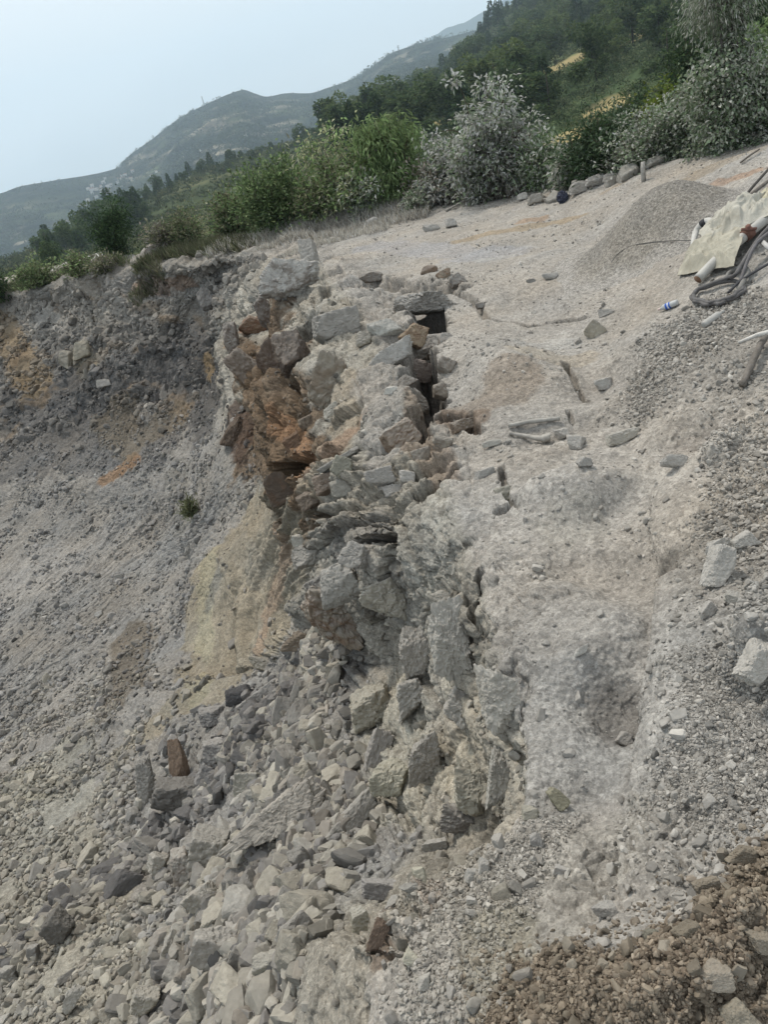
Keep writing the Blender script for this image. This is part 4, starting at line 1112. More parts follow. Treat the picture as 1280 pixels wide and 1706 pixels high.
def hill(name, rows, n, m, bump, col_fn, back, nscale):
    """rows: lines of (px, py, distance) from the foot to the ridge; the far side falls away behind"""
    L = []
    for r in rows:
        c = curve(r, n)
        L.append(np.array([D(*q) for q in c]))
    ridge = L[-1]
    L.append(ridge + np.array(back[0])); L.append(ridge + np.array(back[1]))
    L = np.array(L)                      # rows, n, 3
    t = np.concatenate([np.linspace(0, len(rows) - 1, m), len(rows) - 1 + np.linspace(.15, 2, 14)])
    g = catmull(L, t)                    # m', n, 3
    p = g.reshape(-1, 3)
    amp = np.repeat(np.clip(np.minimum(t, 1.0), .0, 1), n)
    p = p.copy()
    calm = np.repeat(1 - .85 * sm(.72, 1.0, t / (len(rows) - 1)), n) if name == 'mountain' else 1.0
    amp = amp * calm
    p[:, 2] += amp * bump * fbm(p * np.array((1, 1, 0)), nscale, 5, 11, .55)
    f1, f2, h, _ = cells(p, nscale * 9, 5)
    p[:, 2] += amp * bump * .22 * (1 - np.minimum(f1, 1))
    c = col_fn(p, np.repeat(t / (len(rows) - 1), n), g)
    mm, nn = g.shape[:2]
    ix = np.arange(mm * nn).reshape(mm, nn)
    F = np.stack([ix[:-1, :-1].ravel(), ix[:-1, 1:].ravel(), ix[1:, 1:].ravel(), ix[1:, :-1].ravel()], 1)
    o = link(name, mesh_from(name, p, F, np.clip(c, .005, .6)), M_HILL)
    tag(o, kind='structure')
    return o, p, t, g

def mixc(a, b, w): return a * (1 - w[:, None]) + np.asarray(b) * w[:, None]

FIELDS = [(1012, 180, 48, 17), (945, 232, 46, 15), (935, 246, 40, 10), (965, 96, 70, 9), (890, 128, 50, 6), (1060, 60, 60, 7), (800, 150, 40, 7), (760, 190, 40, 8)]
def field_w(p, slope=.42):
    x, y, zf = proj(p); w = np.zeros(len(p))
    wob = 6 * fbm(p, .06, 3, 6)
    for fx_, fy_, rx_, ry_ in FIELDS:
        dx = x - fx_; dy = y - fy_ + slope * dx + wob
        w = np.maximum(w, 1 - sm(.75, 1.15, np.hypot(dx / rx_, dy / ry_)))
    return w * (zf > 0)
def col_wood(p, t, g):
    c = np.ones((len(p), 3)) * np.array((.06, .085, .045))
    c = mixc(c, (.12, .15, .07), sm(-.1, .5, fbm(p, .035, 4, 3)))
    c = mixc(c, (.24, .20, .11), sm(.24, .5, fbm(p * np.array((1, 1, 3)), .018, 3, 8)) * .75)
    c = mixc(c, (.27, .225, .12), field_w(p))
    c *= (1 + .35 * fbm(p, .25, 3, 4))[:, None]
    return c
def col_mid(p, t, g):
    c = np.ones((len(p), 3)) * np.array((.06, .075, .042))
    c = mixc(c, (.12, .125, .07), sm(.0, .45, fbm(p, .03, 4, 13)))
    c = mixc(c, (.12, .105, .06), sm(.25, .5, fbm(p * np.array((1, 1, 6)), .05, 3, 18)) * .6)
    c *= (1 + .35 * fbm(p, .3, 3, 14))[:, None]
    return c
def col_mtn(p, t, g):
    c = np.ones((len(p), 3)) * np.array((.022, .032, .026))
    tt = 1 - sm(.76, .94, t + .22 * fbm(p, .0022, 3, 26))
    c = mixc(c, (.10, .12, .065), sm(-.1, .25, fbm(p, .010, 4, 23, .6)) * (.35 + .65 * tt))
    c = mixc(c, (.36, .32, .25), sm(.06, .26, fbm(p * np.array((1, 1, 5)), .009, 5, 28, .62)) * tt)
    f1, f2, hh, _ = cells(p * np.array((1, 1, 4)), .016, 44)
    c *= (1 + (.9 * (_J[hh & 4095][:, 0] - .45)) * (.3 + .7 * tt))[:, None]
    c *= .55 * (1 + .30 * fbm(p, .03, 3, 24))[:, None]
    return c
def col_far(p, t, g): return np.ones((len(p), 3)) * np.array((.03, .042, .032)) * (1 + .3 * fbm(p, .003, 4, 34))[:, None]

# rolling valley floor out to the haze
vr = np.concatenate([[0], np.geomspace(30, 6000, 60)]); va = np.linspace(0, 2 * math.pi, 97)[:-1]
vx = (vr[:, None] * np.sin(va)).ravel(); vy = (vr[:, None] * np.cos(va)).ravel()
vp = np.stack([vx, vy, np.full_like(vx, -60.0)], 1)
vp[:, 2] -= 0; near_ = np.repeat(vr, 96)
vp[:, 2] = np.where(near_ < 60, -14, -60) + np.minimum(near_ / 60, 1) * 5 * fbm(vp, .006, 3, 2)
ix = np.arange(len(vp)).reshape(-1, 96)
vf = np.stack([ix[:-1].ravel(), ix[1:].ravel(), np.roll(ix, -1, 1)[1:].ravel(), np.roll(ix, -1, 1)[:-1].ravel()], 1)
tag(link("valley", mesh_from("valley", vp, vf, col_mtn(vp, np.zeros(len(vp)), None)), M_HILL), kind='structure')

HM = hill("mountain", [
    [(-500, 640, 420), (-150, 540, 450), (0, 490, 480), (200, 440, 500), (400, 360, 520), (600, 280, 540), (760, 210, 560), (1000, 150, 600)],
    [(-500, 560, 900), (-150, 465, 950), (0, 412, 1000), (200, 365, 1050), (400, 282, 1100), (600, 205, 1150), (760, 140, 1200), (1000, 60, 1300)],
    [(-500, 490, 1400), (-150, 395, 1450), (0, 355, 1500), (200, 312, 1550), (400, 212, 1600), (600, 160, 1650), (760, 90, 1700), (1000, 10, 1800)]],
    4, 4, 0, col_mtn, ((0, 200, -60), (0, 900, -260)), .004) if False else None
_mr = [(-500, 470), (-300, 390), (-150, 352), (-60, 336), (0, 322), (30, 311), (80, 301), (150, 291), (198, 279), (206, 268), (222, 254), (250, 234), (300, 197), (340, 176), (375, 160), (405, 150), (425, 156), (445, 161), (480, 156), (518, 156), (545, 148), (590, 131), (620, 113), (650, 91), (690, 76), (722, 67), (760, 60), (1000, 0)]
def _below(k, d0, d1): return [(x, y + k * (60 + .09 * max(0, 700 - x)) , d0 + (d1 - d0) * (x + 500) / 1500) for x, y in _mr]
HM = hill("mountain", [_below(2.6, 520, 560), _below(1.6, 850, 900), _below(.75, 1300, 1400), [(x, y, 1900 + .25 * x) for x, y in _mr]],
          420, 260, 26, col_mtn, ((0, 260, -60), (0, 1100, -330)), .0035)
HF = hill("far_mountain", [[(500, 240, 3200), (700, 165, 3300), (850, 120, 3400), (1100, 40, 3600)],
                           [(500, 170, 4200), (640, 120, 4300), (690, 92, 4300), (722, 64, 4300), (745, 50, 4300), (775, 40, 4300), (800, 22, 4300), (835, 8, 4300), (860, -6, 4300), (1100, -80, 4400)]],
          160, 80, 60, col_far, ((0, 500, -120), (0, 1600, -600)), .0012)
HC = hill("middle_slope", [
    [(-300, 560, 44), (-100, 515, 44), (0, 492, 44), (150, 462, 44), (300, 430, 42), (480, 385, 40), (600, 352, 38), (700, 335, 38)],
    [(-300, 540, 192), (-100, 490, 197), (0, 468, 202), (150, 425, 202), (300, 370, 202), (480, 315, 202), (600, 280, 202), (700, 260, 202)],
    [(-300, 520, 338), (-100, 470, 346), (0, 446, 351), (150, 392, 364), (300, 305, 392), (480, 241, 432), (600, 212, 473), (700, 195, 513)]],
    260, 140, 3.0, col_mid, ((4, 60, -10), (20, 260, -80)), .03)
HA = hill("wooded_hillside", [
    [(520, 345, 34), (700, 330, 28), (850, 312, 24), (1000, 285, 21), (1150, 252, 19), (1320, 205, 18), (1800, 60, 20)],
    [(520, 290, 120), (690, 270, 112), (850, 235, 105), (1000, 195, 98), (1150, 150, 90), (1320, 95, 87), (1800, -60, 87)],
    [(520, 245, 300), (680, 205, 300), (830, 130, 300), (980, 60, 300), (1130, 0, 300), (1320, -80, 300), (1800, -300, 300)],
    [(520, 238, 460), (600, 207, 494), (650, 190, 518), (692, 158, 540), (742, 116, 575), (785, 80, 610), (806, 52, 632), (870, 8, 667), (960, -50, 690), (1130, -160, 690), (1400, -330, 690), (1800, -560, 690)]],
    320, 220, 6.0, col_wood, ((0, 90, -14), (0, 400, -90)), .02)

# ------------------------------------------------------------------ plants
M_LEAF = mat_attr("leaf", rough=0.75, var=0.0, bump=(), spec=0.2, translucent=0.34)
M_BARK = mat_attr("bark", rough=0.95, var=0.3, vscale=12.0, bump=((30, .01),), spec=0.1)

def leaf_mesh(name, pos, d, up, L, Wd, col, fold=.25):
    """folded pointed leaves: pos base (n,3), d direction, up rough normal, L length, Wd width"""
    n = len(pos)
    d = d / np.maximum(np.linalg.norm(d, axis=1)[:, None], 1e-9)
    s = np.cross(d, up); s /= np.maximum(np.linalg.norm(s, axis=1)[:, None], 1e-9)
    nn = np.cross(s, d)
    L = np.broadcast_to(L, n)[:, None]; Wd = np.broadcast_to(Wd, n)[:, None]
    b = pos; m_ = pos + d * L * .5
    l = m_ + s * Wd * .5 + nn * Wd * fold; r = m_ - s * Wd * .5 + nn * Wd * fold
    t = pos + d * L - nn * L * .12
    v = np.stack([b, l, t, r], 1).reshape(-1, 3)
    k = np.arange(n)[:, None] * 4
    f = np.concatenate([k + np.array([0, 2, 1]), k + np.array([0, 3, 2])])
    return mesh_from(name, v, f, np.clip(np.repeat(col, 4, 0), .004, .7), smooth=False)

def tube(paths, sides=6):
    """paths: list of (points (k,3), radii (k,)) -> verts, faces"""
    V, Fc, o = [], [], 0
    for p, r in paths:
        p = np.asarray(p, float); k = len(p)
        t = np.gradient(p, axis=0); t /= np.maximum(np.linalg.norm(t, axis=1)[:, None], 1e-9)
        a = np.array((0.31, 0.52, .79)); x = np.cross(t, a); x /= np.maximum(np.linalg.norm(x, axis=1)[:, None], 1e-9); y = np.cross(t, x)
        an = np.linspace(0, 2 * math.pi, sides, endpoint=False)
        ring = p[:, None] + np.asarray(r)[:, None, None] * (np.cos(an)[None, :, None] * x[:, None] + np.sin(an)[None, :, None] * y[:, None])
        V.append(ring.reshape(-1, 3))
        ix = np.arange(k * sides).reshape(k, sides) + o
        Fc.append(np.stack([ix[:-1].ravel(), np.roll(ix, -1, 1)[:-1].ravel(), np.roll(ix, -1, 1)[1:].ravel(), ix[1:].ravel()], 1))
        # closed ends
        for row in (ix[0][::-1], ix[-1]):
            for q in range(1, sides - 2, 2):
                Fc.append(np.array([[row[0], row[q], row[q + 1], row[min(q + 2, sides - 1)]]]))
        o += k * sides
    return np.concatenate(V), np.concatenate(Fc)

def tube_obj(name, paths, mat, parent=None, col=None, sides=8, loc=None):
    v, f = tube(paths, sides)
    me = mesh_from(name, v, f, None if col is None else np.ones((len(v), 3)) * np.array(col) * (1 + .2 * fbm(v, 6, 3, 5))[:, None])
    return link(name, me, mat, parent, loc)

def gcol(rg, n, cols, wts=None, jit=.22):
    cols = np.array(cols)
    k = rg.choice(len(cols), n, p=wts)
    return cols[k] * rg.normal(1, jit, (n, 1)).clip(.4, 1.7)

def bush_parts(seed, H, Wd, stems, leaves, L, Wl, cols, wts=None, droop=.3, start=.25, clump=.16, bark=(.10, .085, .065), upright=.5, lean=0.0, twig_r=.012, ncl=8, Dp=None, hvar=.72):
    """stems spreading from the foot, twigs, leaves in clumps round the twig ends"""
    rg = np.random.default_rng(seed)
    Dp = Dp or Wd
    paths, ends = [], []
    for k in range(stems):
        a = rg.uniform(0, 2 * math.pi); rr = math.sqrt(rg.random())
        top = np.array((math.cos(a) * rr * Wd * .40, math.sin(a) * rr * Dp * .40, H * (1 - .42 * rr ** 2) * rg.uniform(hvar, 1.0)))
        b0 = np.array((math.cos(a) * rr * Wd * .10 * rg.random(), math.sin(a) * rr * Dp * .10, -.05))
        t = np.linspace(0, 1, 6 + (k * 5) % 11)[:, None]
        mid = b0 + (top - b0) * np.array((.25, .25, .6)) + rg.normal(size=3) * .06 * H
        p = (1 - t) ** 2 * b0 + 2 * t * (1 - t) * mid + t ** 2 * top
        p[:, 0] += lean * np.maximum(p[:, 2] / H, 0) ** 1.5
        paths.append((p, twig_r * H * .5 * (1 - .8 * t[:, 0]) + .004))
        for q in range(ncl):
            u = start + (1 - start) * (q + rg.random()) / ncl
            nk = len(p) - 1; i = min(int(u * nk), nk - 1); c = p[i] + (p[i + 1] - p[i]) * (u * nk - i)
            off = rg.normal(size=3) * np.array((1, 1, .6)) * Wd * .11
            e = c + off
            e[2] = max(e[2], .06 * H)
            tt_ = np.linspace(0, 1, 3 + (q * 3 + k) % 7)
            paths.append((c + off * tt_[:, None] + (e - c - off) * tt_[:, None] ** 2 + np.array((0, 0, .12 * H)) * (tt_ * (1 - tt_))[:, None], (.35 - .23 * tt_) * twig_r * H * .5 + .002))
            ends.append(e)
    ends = np.array(ends)
    ci = rg.integers(0, len(ends), leaves)
    cs = rg.uniform(.5, 1.35, len(ends))[ci] * clump * min(H, Wd)
    pos = ends[ci] + rg.normal(size=(leaves, 3)) * cs[:, None] * np.array((.75, .75, .55))
    pos[:, 2] = np.maximum(pos[:, 2], .02 * H)
    out = pos - ends[ci]; out /= np.maximum(np.linalg.norm(out, axis=1)[:, None], 1e-6)
    d = out * .8 + rg.normal(size=(leaves, 3)) * .5 + np.array((0, 0, upright - 2 * droop))
    up = np.array((0, 0, 1.0)) + rg.normal(size=(leaves, 3)) * .45
    clj = rg.normal(1, .16, len(ends))[ci][:, None]
    return paths, pos, d, up, rg.uniform(.6, 1.25, leaves) * L, rg.uniform(.7, 1.2, leaves) * Wl, gcol(rg, leaves, cols, wts) * clj, bark

def bush(name, px, py, hpx, wpx, label, cat='bush', group=None, d=None, sink=.05, trunk=False, **kw):
    if d is None:
        i = HIT(px, py); base_ = GP[i].copy()
    else:
        base_ = D(px, py, d)
    z = float(np.dot(base_ - CAM, _f))
    H, Wd = hpx * z / FPX, wpx * z / FPX
    sc_ = z / FPX
    kw['L'] = kw.pop('Lpx') * sc_; kw['Wl'] = kw.pop('Wpx') * sc_
    paths, pos, dr, up, L, Wl, col, bark = bush_parts(int(px * 3 + py), H, Wd, **kw)
    r = empty(name, base_ - np.array((0, 0, sink * H)))
    tag(r, label, cat, group)
    link('crown' if trunk else 'foliage', leaf_mesh('foliage', pos, dr, up, L, Wl, col), M_LEAF, r)
    tube_obj('trunk' if trunk else 'stem', paths, M_BARK, r, bark, 5)
    return r

DUST = [(0.5, 0.5, 0.487), (0.354, 0.381, 0.319), (0.212, 0.267, 0.169), (0.425, 0.425, 0.389)]
GRN = [(0.12, 0.178, 0.076), (0.185, 0.251, 0.118), (0.26, 0.317, 0.163)]
LGT = [(0.242, 0.329, 0.144), (0.184, 0.263, 0.112), (0.349, 0.363, 0.217), (0.371, 0.371, 0.268)]
DRKG = [(0.031, 0.057, 0.026), (0.053, 0.09, 0.037), (0.079, 0.118, 0.048)]
OLV = [(0.185, 0.202, 0.119), (0.122, 0.145, 0.08), (0.257, 0.249, 0.168)]
GRYG = [(0.345, 0.367, 0.301), (0.215, 0.269, 0.183), (0.473, 0.473, 0.431), (0.151, 0.204, 0.118)]
DRYB = [(0.221, 0.202, 0.176), (0.286, 0.267, 0.24), (0.156, 0.137, 0.111)]

bush('bush', 822, 320, 205, 165, "big dust-whitened bush with large drooping grey leaves on the plateau rim", stems=19, leaves=13000, Lpx=8.6, Wpx=4.3, cols=DUST, wts=(.30, .26, .26, .18), droop=.35, ncl=8, clump=.085, start=.18, hvar=.42)
bush('bush', 738, 334, 135, 118, "lower dust-whitened bush leaning left beside the big one", stems=12, leaves=6000, Lpx=8.4, Wpx=4.2, cols=DUST, wts=(.34, .26, .22, .18), droop=.35, ncl=8, clump=.10, start=.12, hvar=.4)
bush('bush', 855, 318, 90, 120, "low dusty brush at the foot of the big dust-whitened bush", stems=12, leaves=3200, Lpx=9, Wpx=5, cols=DRYB + GRYG, droop=.2, clump=.2, start=.05)
bush('bush', 730, 335, 90, 100, "dry grey twiggy brush between the willow-like shrub and the dusty bush", stems=16, leaves=1800, Lpx=9, Wpx=3.5, cols=DRYB, droop=.1, clump=.2, start=.1)
bush('shrub', 655, 335, 190, 112, "tall willow-like green shrub with long drooping narrow leaves", cat='shrub', stems=16, leaves=8500, Lpx=13, Wpx=2.8, cols=LGT[:2] + GRN, wts=(.3, .3, .1, .2, .1), droop=.75, clump=.13, ncl=10)
bush('shrub', 572, 350, 150, 120, "pale green loose shrub left of the willow-like one", cat='shrub', stems=10, leaves=3600, Lpx=9.5, Wpx=3.8, cols=LGT, droop=.4, clump=.16)
bush('shrub', 610, 352, 90, 90, "low grey-green shrub under the pale green loose one", cat='shrub', stems=8, leaves=1700, Lpx=9, Wpx=4, cols=GRYG + LGT[:1], droop=.2, clump=.2, start=.1)
bush('shrub', 452, 368, 132, 128, "dense dark green rounded shrub behind the dusty grass", cat='shrub', stems=16, leaves=8000, Lpx=7, Wpx=4, cols=GRN + DRKG[2:], wts=(.4, .25, .1, .25), droop=.05, clump=.17, start=.08)
bush('shrub', 392, 394, 84, 70, "mid-green shrub left of the dense dark green one", cat='shrub', stems=12, leaves=4200, Lpx=7, Wpx=3.6, cols=OLV + GRN[:2], droop=.05, clump=.2, start=.05)
bush('shrub', 316, 410, 66, 84, "olive green leafy shrub between the slender dark tree and the mid-green shrub", cat='shrub', stems=9, leaves=2300, Lpx=6, Wpx=3.0, cols=OLV + GRN[:1], droop=.05, clump=.2, start=.05)
bush('shrub', 276, 412, 44, 60, "brownish low shrub beside the slender dark tree", cat='shrub', stems=9, leaves=1800, Lpx=6, Wpx=3, cols=OLV + DRYB, droop=.05, clump=.22, start=.05)
bush('tree', 216, 438, 112, 72, "slender dark tree with bare trunks on the far rim of the pit", cat='tree', stems=7, leaves=4200, Lpx=5, Wpx=3, cols=DRKG[:2], droop=.1, clump=.19, start=.5, upright=.3, trunk=True, bark=(.03, .026, .022), d=26)
bush('shrub', 62, 472, 42, 78, "bright green low shrub on the far rim near the picture's left border", cat='shrub', stems=10, leaves=2200, Lpx=5.5, Wpx=3, cols=GRN + OLV[:1], droop=.05, clump=.2, start=.05)
bush('shrub', 132, 455, 34, 62, "yellow-green low shrub right of the bright green one on the far rim", cat='shrub', stems=9, leaves=1600, Lpx=5.5, Wpx=3, cols=LGT[:2] + OLV, droop=.05, clump=.2, start=.05)
bush('shrub', 176, 450, 30, 60, "dull brown-green weedy shrub under the slender dark tree", cat='shrub', stems=8, leaves=1400, Lpx=5.5, Wpx=2.5, cols=OLV + DRYB[:1], droop=.05, clump=.2, start=.05)
bush('bush', 0, 498, 62, 56, "dark round bush at the left border of the picture on the far rim", stems=9, leaves=2200, Lpx=5.5, Wpx=3.4, cols=DRKG, droop=.05, clump=.2, start=.05)
bush('shrub', 955, 305, 62, 92, "small grey-leaved plant right of the big dusty bush", cat='shrub', stems=8, leaves=1100, Lpx=12, Wpx=6.4, cols=GRYG, droop=.3, clump=.22, start=.15)
bush('shrub', 1000, 292, 112, 130, "feathery green shrub behind the row of stones", cat='shrub', stems=15, leaves=5500, Lpx=10, Wpx=3.5, cols=[(.06, .10, .05), (.10, .14, .09), (.04, .07, .03)], droop=.2, clump=.18, start=.1)
bush('shrub', 1075, 276, 92, 110, "dusty grey-green shrub behind the wooden post", cat='shrub', stems=14, leaves=6000, Lpx=6.4, Wpx=3.9, cols=GRYG, droop=.2, clump=.2, start=.05)
bush('shrub', 1140, 258, 110, 100, "grey-leaved shrub at the foot of the vine-hung tree", cat='shrub', stems=14, leaves=6000, Lpx=6.6, Wpx=4.2, cols=GRYG, wts=(.3, .3, .15, .25), droop=.25, clump=.18, start=.05)
bush('tree', 1214, 240, 205, 150, "tall dust-grey tree hung with leafy vines at the top right", cat='tree', stems=16, leaves=14000, Lpx=7.2, Wpx=5.2, cols=GRYG, wts=(.34, .3, .12, .24), droop=.55, clump=.11, ncl=12, start=.06, trunk=True, bark=(.12, .11, .10), twig_r=.016)
bush('tree', 1198, 238, 350, 150, "dusty drooping conifer rising out of the vine-hung tree", cat='tree', stems=5, leaves=9500, Lpx=9, Wpx=1.7, cols=GRYG, droop=.7, clump=.13, ncl=10, start=.62, trunk=True, bark=(.12, .11, .10), twig_r=.02)
bush('shrub', 1268, 228, 150, 90, "grey-green shrub right of the vine-hung tree at the picture's border", cat='shrub', stems=12, leaves=6500, Lpx=6.8, Wpx=4.4, cols=GRYG, droop=.3, clump=.16, start=.05)
bush('shrub', 1112, 222, 78, 70, "yellow-green leafy shrub beside the vine-hung tree", cat='shrub', stems=9, leaves=2200, Lpx=8, Wpx=5, cols=[(.13, .17, .03), (.09, .13, .025), (.16, .19, .05)], droop=.1, clump=.2, start=.1, d=21)
bush('tree', 1275, 160, 130, 80, "yellow-green tree behind the vine-hung tree at the right border", cat='tree', stems=8, leaves=2600, Lpx=8, Wpx=5, cols=LGT[:2] + GRN, droop=.2, clump=.16, start=.2, trunk=True, d=24)
bush('tree', 1160, 190, 170, 100, "dark bushy conifer left of the vine-hung tree's top", cat='tree', stems=9, leaves=4200, Lpx=8, Wpx=3, cols=DRKG, droop=.3, clump=.16, start=.15, trunk=True, d=34)
bush('tree', 1062, 232, 90, 66, "dark fir below the brown field on the wooded hillside", cat='tree', stems=8, leaves=3000, Lpx=7, Wpx=2.6, cols=DRKG, droop=.4, clump=.17, start=.08, trunk=True, d=40)
bush('tree', 1245, 120, 170, 110, "dark tree behind the drooping conifer at the top right corner", cat='tree', stems=9, leaves=4200, Lpx=9, Wpx=3.5, cols=DRKG, droop=.3, clump=.16, start=.15, trunk=True, d=38)
bush('shrub', 905, 300, 84, 80, "green-grey brush right behind the big dusty bush", cat='shrub', stems=10, leaves=2600, Lpx=8, Wpx=4, cols=GRYG + GRN[:1], droop=.2, clump=.2, start=.05)
bush('shrub', 520, 352, 86, 80, "yellowish green shrub right of the dense dark green one", cat='shrub', stems=10, leaves=2600, Lpx=9, Wpx=4, cols=LGT[:2] + OLV, droop=.2, clump=.2, start=.05)
bush('weed_tuft', 322, 860, 30, 32, "single green weed tuft growing on the scree by the tan slope", cat='weed', stems=9, leaves=500, Lpx=11, Wpx=2, cols=[(.17, .18, .10), (.13, .15, .08)], droop=-.3, clump=.2, start=.2)
for k_, (x_, y_, h_, w_, t_) in enumerate([(1030, 282, 46, 50, "low grey weed left of the wooden post"), (985, 302, 36, 50, "dark leafy weed among the row of white stones"), (700, 352, 40, 60, "dry pale weed at the left foot of the dusty bush")]):
    bush('weed', x_, y_, h_, w_, t_, cat='weed', stems=8, leaves=900, Lpx=8, Wpx=3, cols=GRYG + DRYB[:1], droop=.1, clump=.24, start=.05)

# grass: nobody could count it
def grass(name, areas):
    P_, D_, L_, W_, C_ = [], [], [], [], []
    for pts, r, n, h, cols, v in areas:
        w = zone(pts, r, v) * GA
        pk = RNG.choice(len(GP), n, p=w / w.sum())
        ln = h * RNG.uniform(.45, 1.2, n)
        P_.append(GP[pk] - np.array((0, 0, .02))); d = RNG.normal(size=(n, 3)) * .5; d[:, 2] = 1; D_.append(d)
        L_.append(ln); W_.append(RNG.uniform(.006, .013, n)); C_.append(gcol(RNG, n, cols))
    P_, D_, L_, W_, C_ = (np.concatenate(q) for q in (P_, D_, L_, W_, C_))
    up = RNG.normal(size=(len(P_), 3))
    o = link(name, leaf_mesh(name, P_, D_, up, L_, W_, C_, .1), M_GRASS); tag(o, kind='stuff')
DG = [(.58, .55, .50), (.48, .455, .41), (.62, .60, .56)]
M_GRASS = mat_attr('grass_blade', rough=.8, var=0.0, bump=(), spec=.15, translucent=.5)
grass('dry_grass', [([(690, 362), (600, 378), (520, 396), (450, 412)], 20, 5000, .20, DG, (0, 4.5)), ([(660, 345), (560, 362), (480, 382)], 22, 5000, .34, DG, (0, 4.5)), ([(640, 382), (560, 400), (480, 420)], 14, 1600, .14, DG, (0, 4.5)),
                    ([(690, 350), (620, 355), (540, 375), (470, 395)], 34, 9500, .27, DG, (0, 4.5)),
                    ([(470, 392), (420, 405), (380, 415)], 28, 5000, .28, DG + OLV[:1], (0, 4.6)),
                    ([(700, 340), (780, 330), (880, 315)], 12, 2500, .3, DG[:2] + DRYB, (0, 4.5))])
grass('weeds', [([(400, 412), (330, 418), (290, 425), (240, 440)], 20, 5500, .34, OLV + [(.13, .13, .09)], (0, 4.7)),
                ([(250, 445), (262, 462), (245, 480), (235, 500)], 15, 1500, .22, OLV + DRYB[:1], (3, 6.5)),
                ([(200, 442), (120, 458), (60, 472), (20, 482)], 14, 3500, .30, OLV + GRN[:1], (0, 4.6)),
                ([(1000, 295), (1080, 275), (1180, 250)], 10, 1500, .12, GRYG, (0, 4))])

# ------------------------------------------------------------------ trees on the slopes: a few kinds, copied one by one
def tree_kind(seed, kind):
    rg = np.random.default_rng(seed)
    if kind == 'conifer':
        n = 1100; t = rg.random(n) ** .7                     # 1 = foot
        z = .12 + .88 * (1 - t); rad = .25 * (t ** .8) * rg.uniform(.5, 1.05, n) * (1 + .3 * np.sin(z * 40 + seed))
        a = rg.uniform(0, 2 * math.pi, n)
        pos = np.stack([rad * np.cos(a), rad * np.sin(a), z], 1)
        d = np.stack([np.cos(a), np.sin(a), -.25 + rg.normal(size=n) * .35], 1)
        L, Wl = .085, .04; cols = DRKG
    else:
        n = 1300
        k = rg.integers(7, 12); cl = rg.normal(size=(k, 3)) * np.array((.19, .19, .17)) + np.array((0, 0, .62))
        ci = rg.integers(0, k, n); q = rg.normal(size=(n, 3)); q /= np.linalg.norm(q, axis=1)[:, None]
        pos = cl[ci] + q * (.15 * rg.random(n) ** .33)[:, None] * rg.uniform(.7, 1.2, k)[ci][:, None]
        pos[:, 2] = np.maximum(pos[:, 2], .12)
        d = q + rg.normal(size=(n, 3)) * .5; L, Wl = .075, .05
        cols = {'broadleaf': [(.06, .095, .042), (.085, .125, .055), (.11, .145, .065)], 'pale': [(.12, .16, .065), (.155, .19, .085), (.10, .14, .06)]}[kind]
    me = leaf_mesh('crown', pos, d, np.array((0, 0, 1.)) + rg.normal(size=(n, 3)) * .4, rg.uniform(.7, 1.3, n) * L, Wl, gcol(rg, n, cols))
    me.materials.append(M_LEAF)
    v, f = tube([(np.array(((0, 0, -.08), (.005, 0, .3), (0, .01, .8))), np.array((.022, .017, .006)))], 5)
    tm = mesh_from('trunk', v, f, np.ones((len(v), 3)) * np.array((.05, .042, .035))); tm.materials.append(M_BARK)
    return me, tm
TK = {'conifer': [tree_kind(k, 'conifer') for k in (1, 2, 3)], 'broadleaf': [tree_kind(k, 'broadleaf') for k in (11, 12, 13, 14)], 'pale': [tree_kind(k, 'pale') for k in (21, 22)]}
TNAME = {'conifer': 'conifer', 'broadleaf': 'broadleaf_tree', 'pale': 'broadleaf_tree'}
trg = random.Random(5)
class SlopeHit:
    def __init__(s, H): s.h = Hits(H[1], 6); s.p = H[1]
    def __call__(s, px, py): return s.p[s.h(px, py)]
SA, SCm, SM = SlopeHit(HA), SlopeHit(HC), SlopeHit(HM)
def slope_tree(px, py, hpx, kind, label, group, sl, wide=1.0):
    b = sl(px, py); z = float(np.dot(b - CAM, _f)); h = hpx * z / FPX
    r = empty(TNAME[kind], b); r.scale = (h * wide, h * wide, h); r.rotation_euler = (trg.uniform(-.04, .04), trg.uniform(-.04, .04), trg.uniform(0, 6.28))
    tag(r, label, 'tree', group)
    c, t = trg.choice(TK[kind])
    link('crown', c, None, r); link('trunk', t, None, r)
# pines standing one by one along the middle ridge
row = [(373, 254, 17, .8), (366, 256, 18, .8), (346, 270, 21, .9), (337, 283, 15, 1), (325, 281, 13, .9), (313, 286, 18, .9), (303, 292, 16, .9), (294, 299, 13, 1), (278, 308, 22, .7), (266, 318, 22, .9), (258, 322, 16, 1), (250, 326, 18, .9), (240, 335, 20, .9), (395, 249, 10, 1.2), (352, 262, 9, 1.2), (430, 246, 10, 1.3), (410, 249, 9, 1.3), (455, 240, 12, 1.3), (500, 238, 26, .9), (512, 237, 18, 1.1), (525, 235, 20, 1), (545, 228, 16, 1.1), (570, 222, 18, 1.1), (590, 215, 18, 1)]
for k, (x, y, h, w) in enumerate(row):
    slope_tree(x, y + 2, h * 1.25, 'conifer' if k % 3 else 'broadleaf', "dark pine standing in the open row along the middle ridge", 'pines along the middle ridge', SCm, w * 1.15)
# the dark stand left of the slender tree
for k in range(40):
    t = trg.random(); x = 75 + 170 * t; y = 428 - 78 * t + trg.uniform(-6, 40) * (1 - .5 * t)
    slope_tree(x, y, trg.uniform(34, 60), 'conifer' if trg.random() < .6 else 'broadleaf', "dark blue-green tree in the dense stand behind the slender tree", 'trees of the dark stand', SCm, trg.uniform(.8, 1.2))
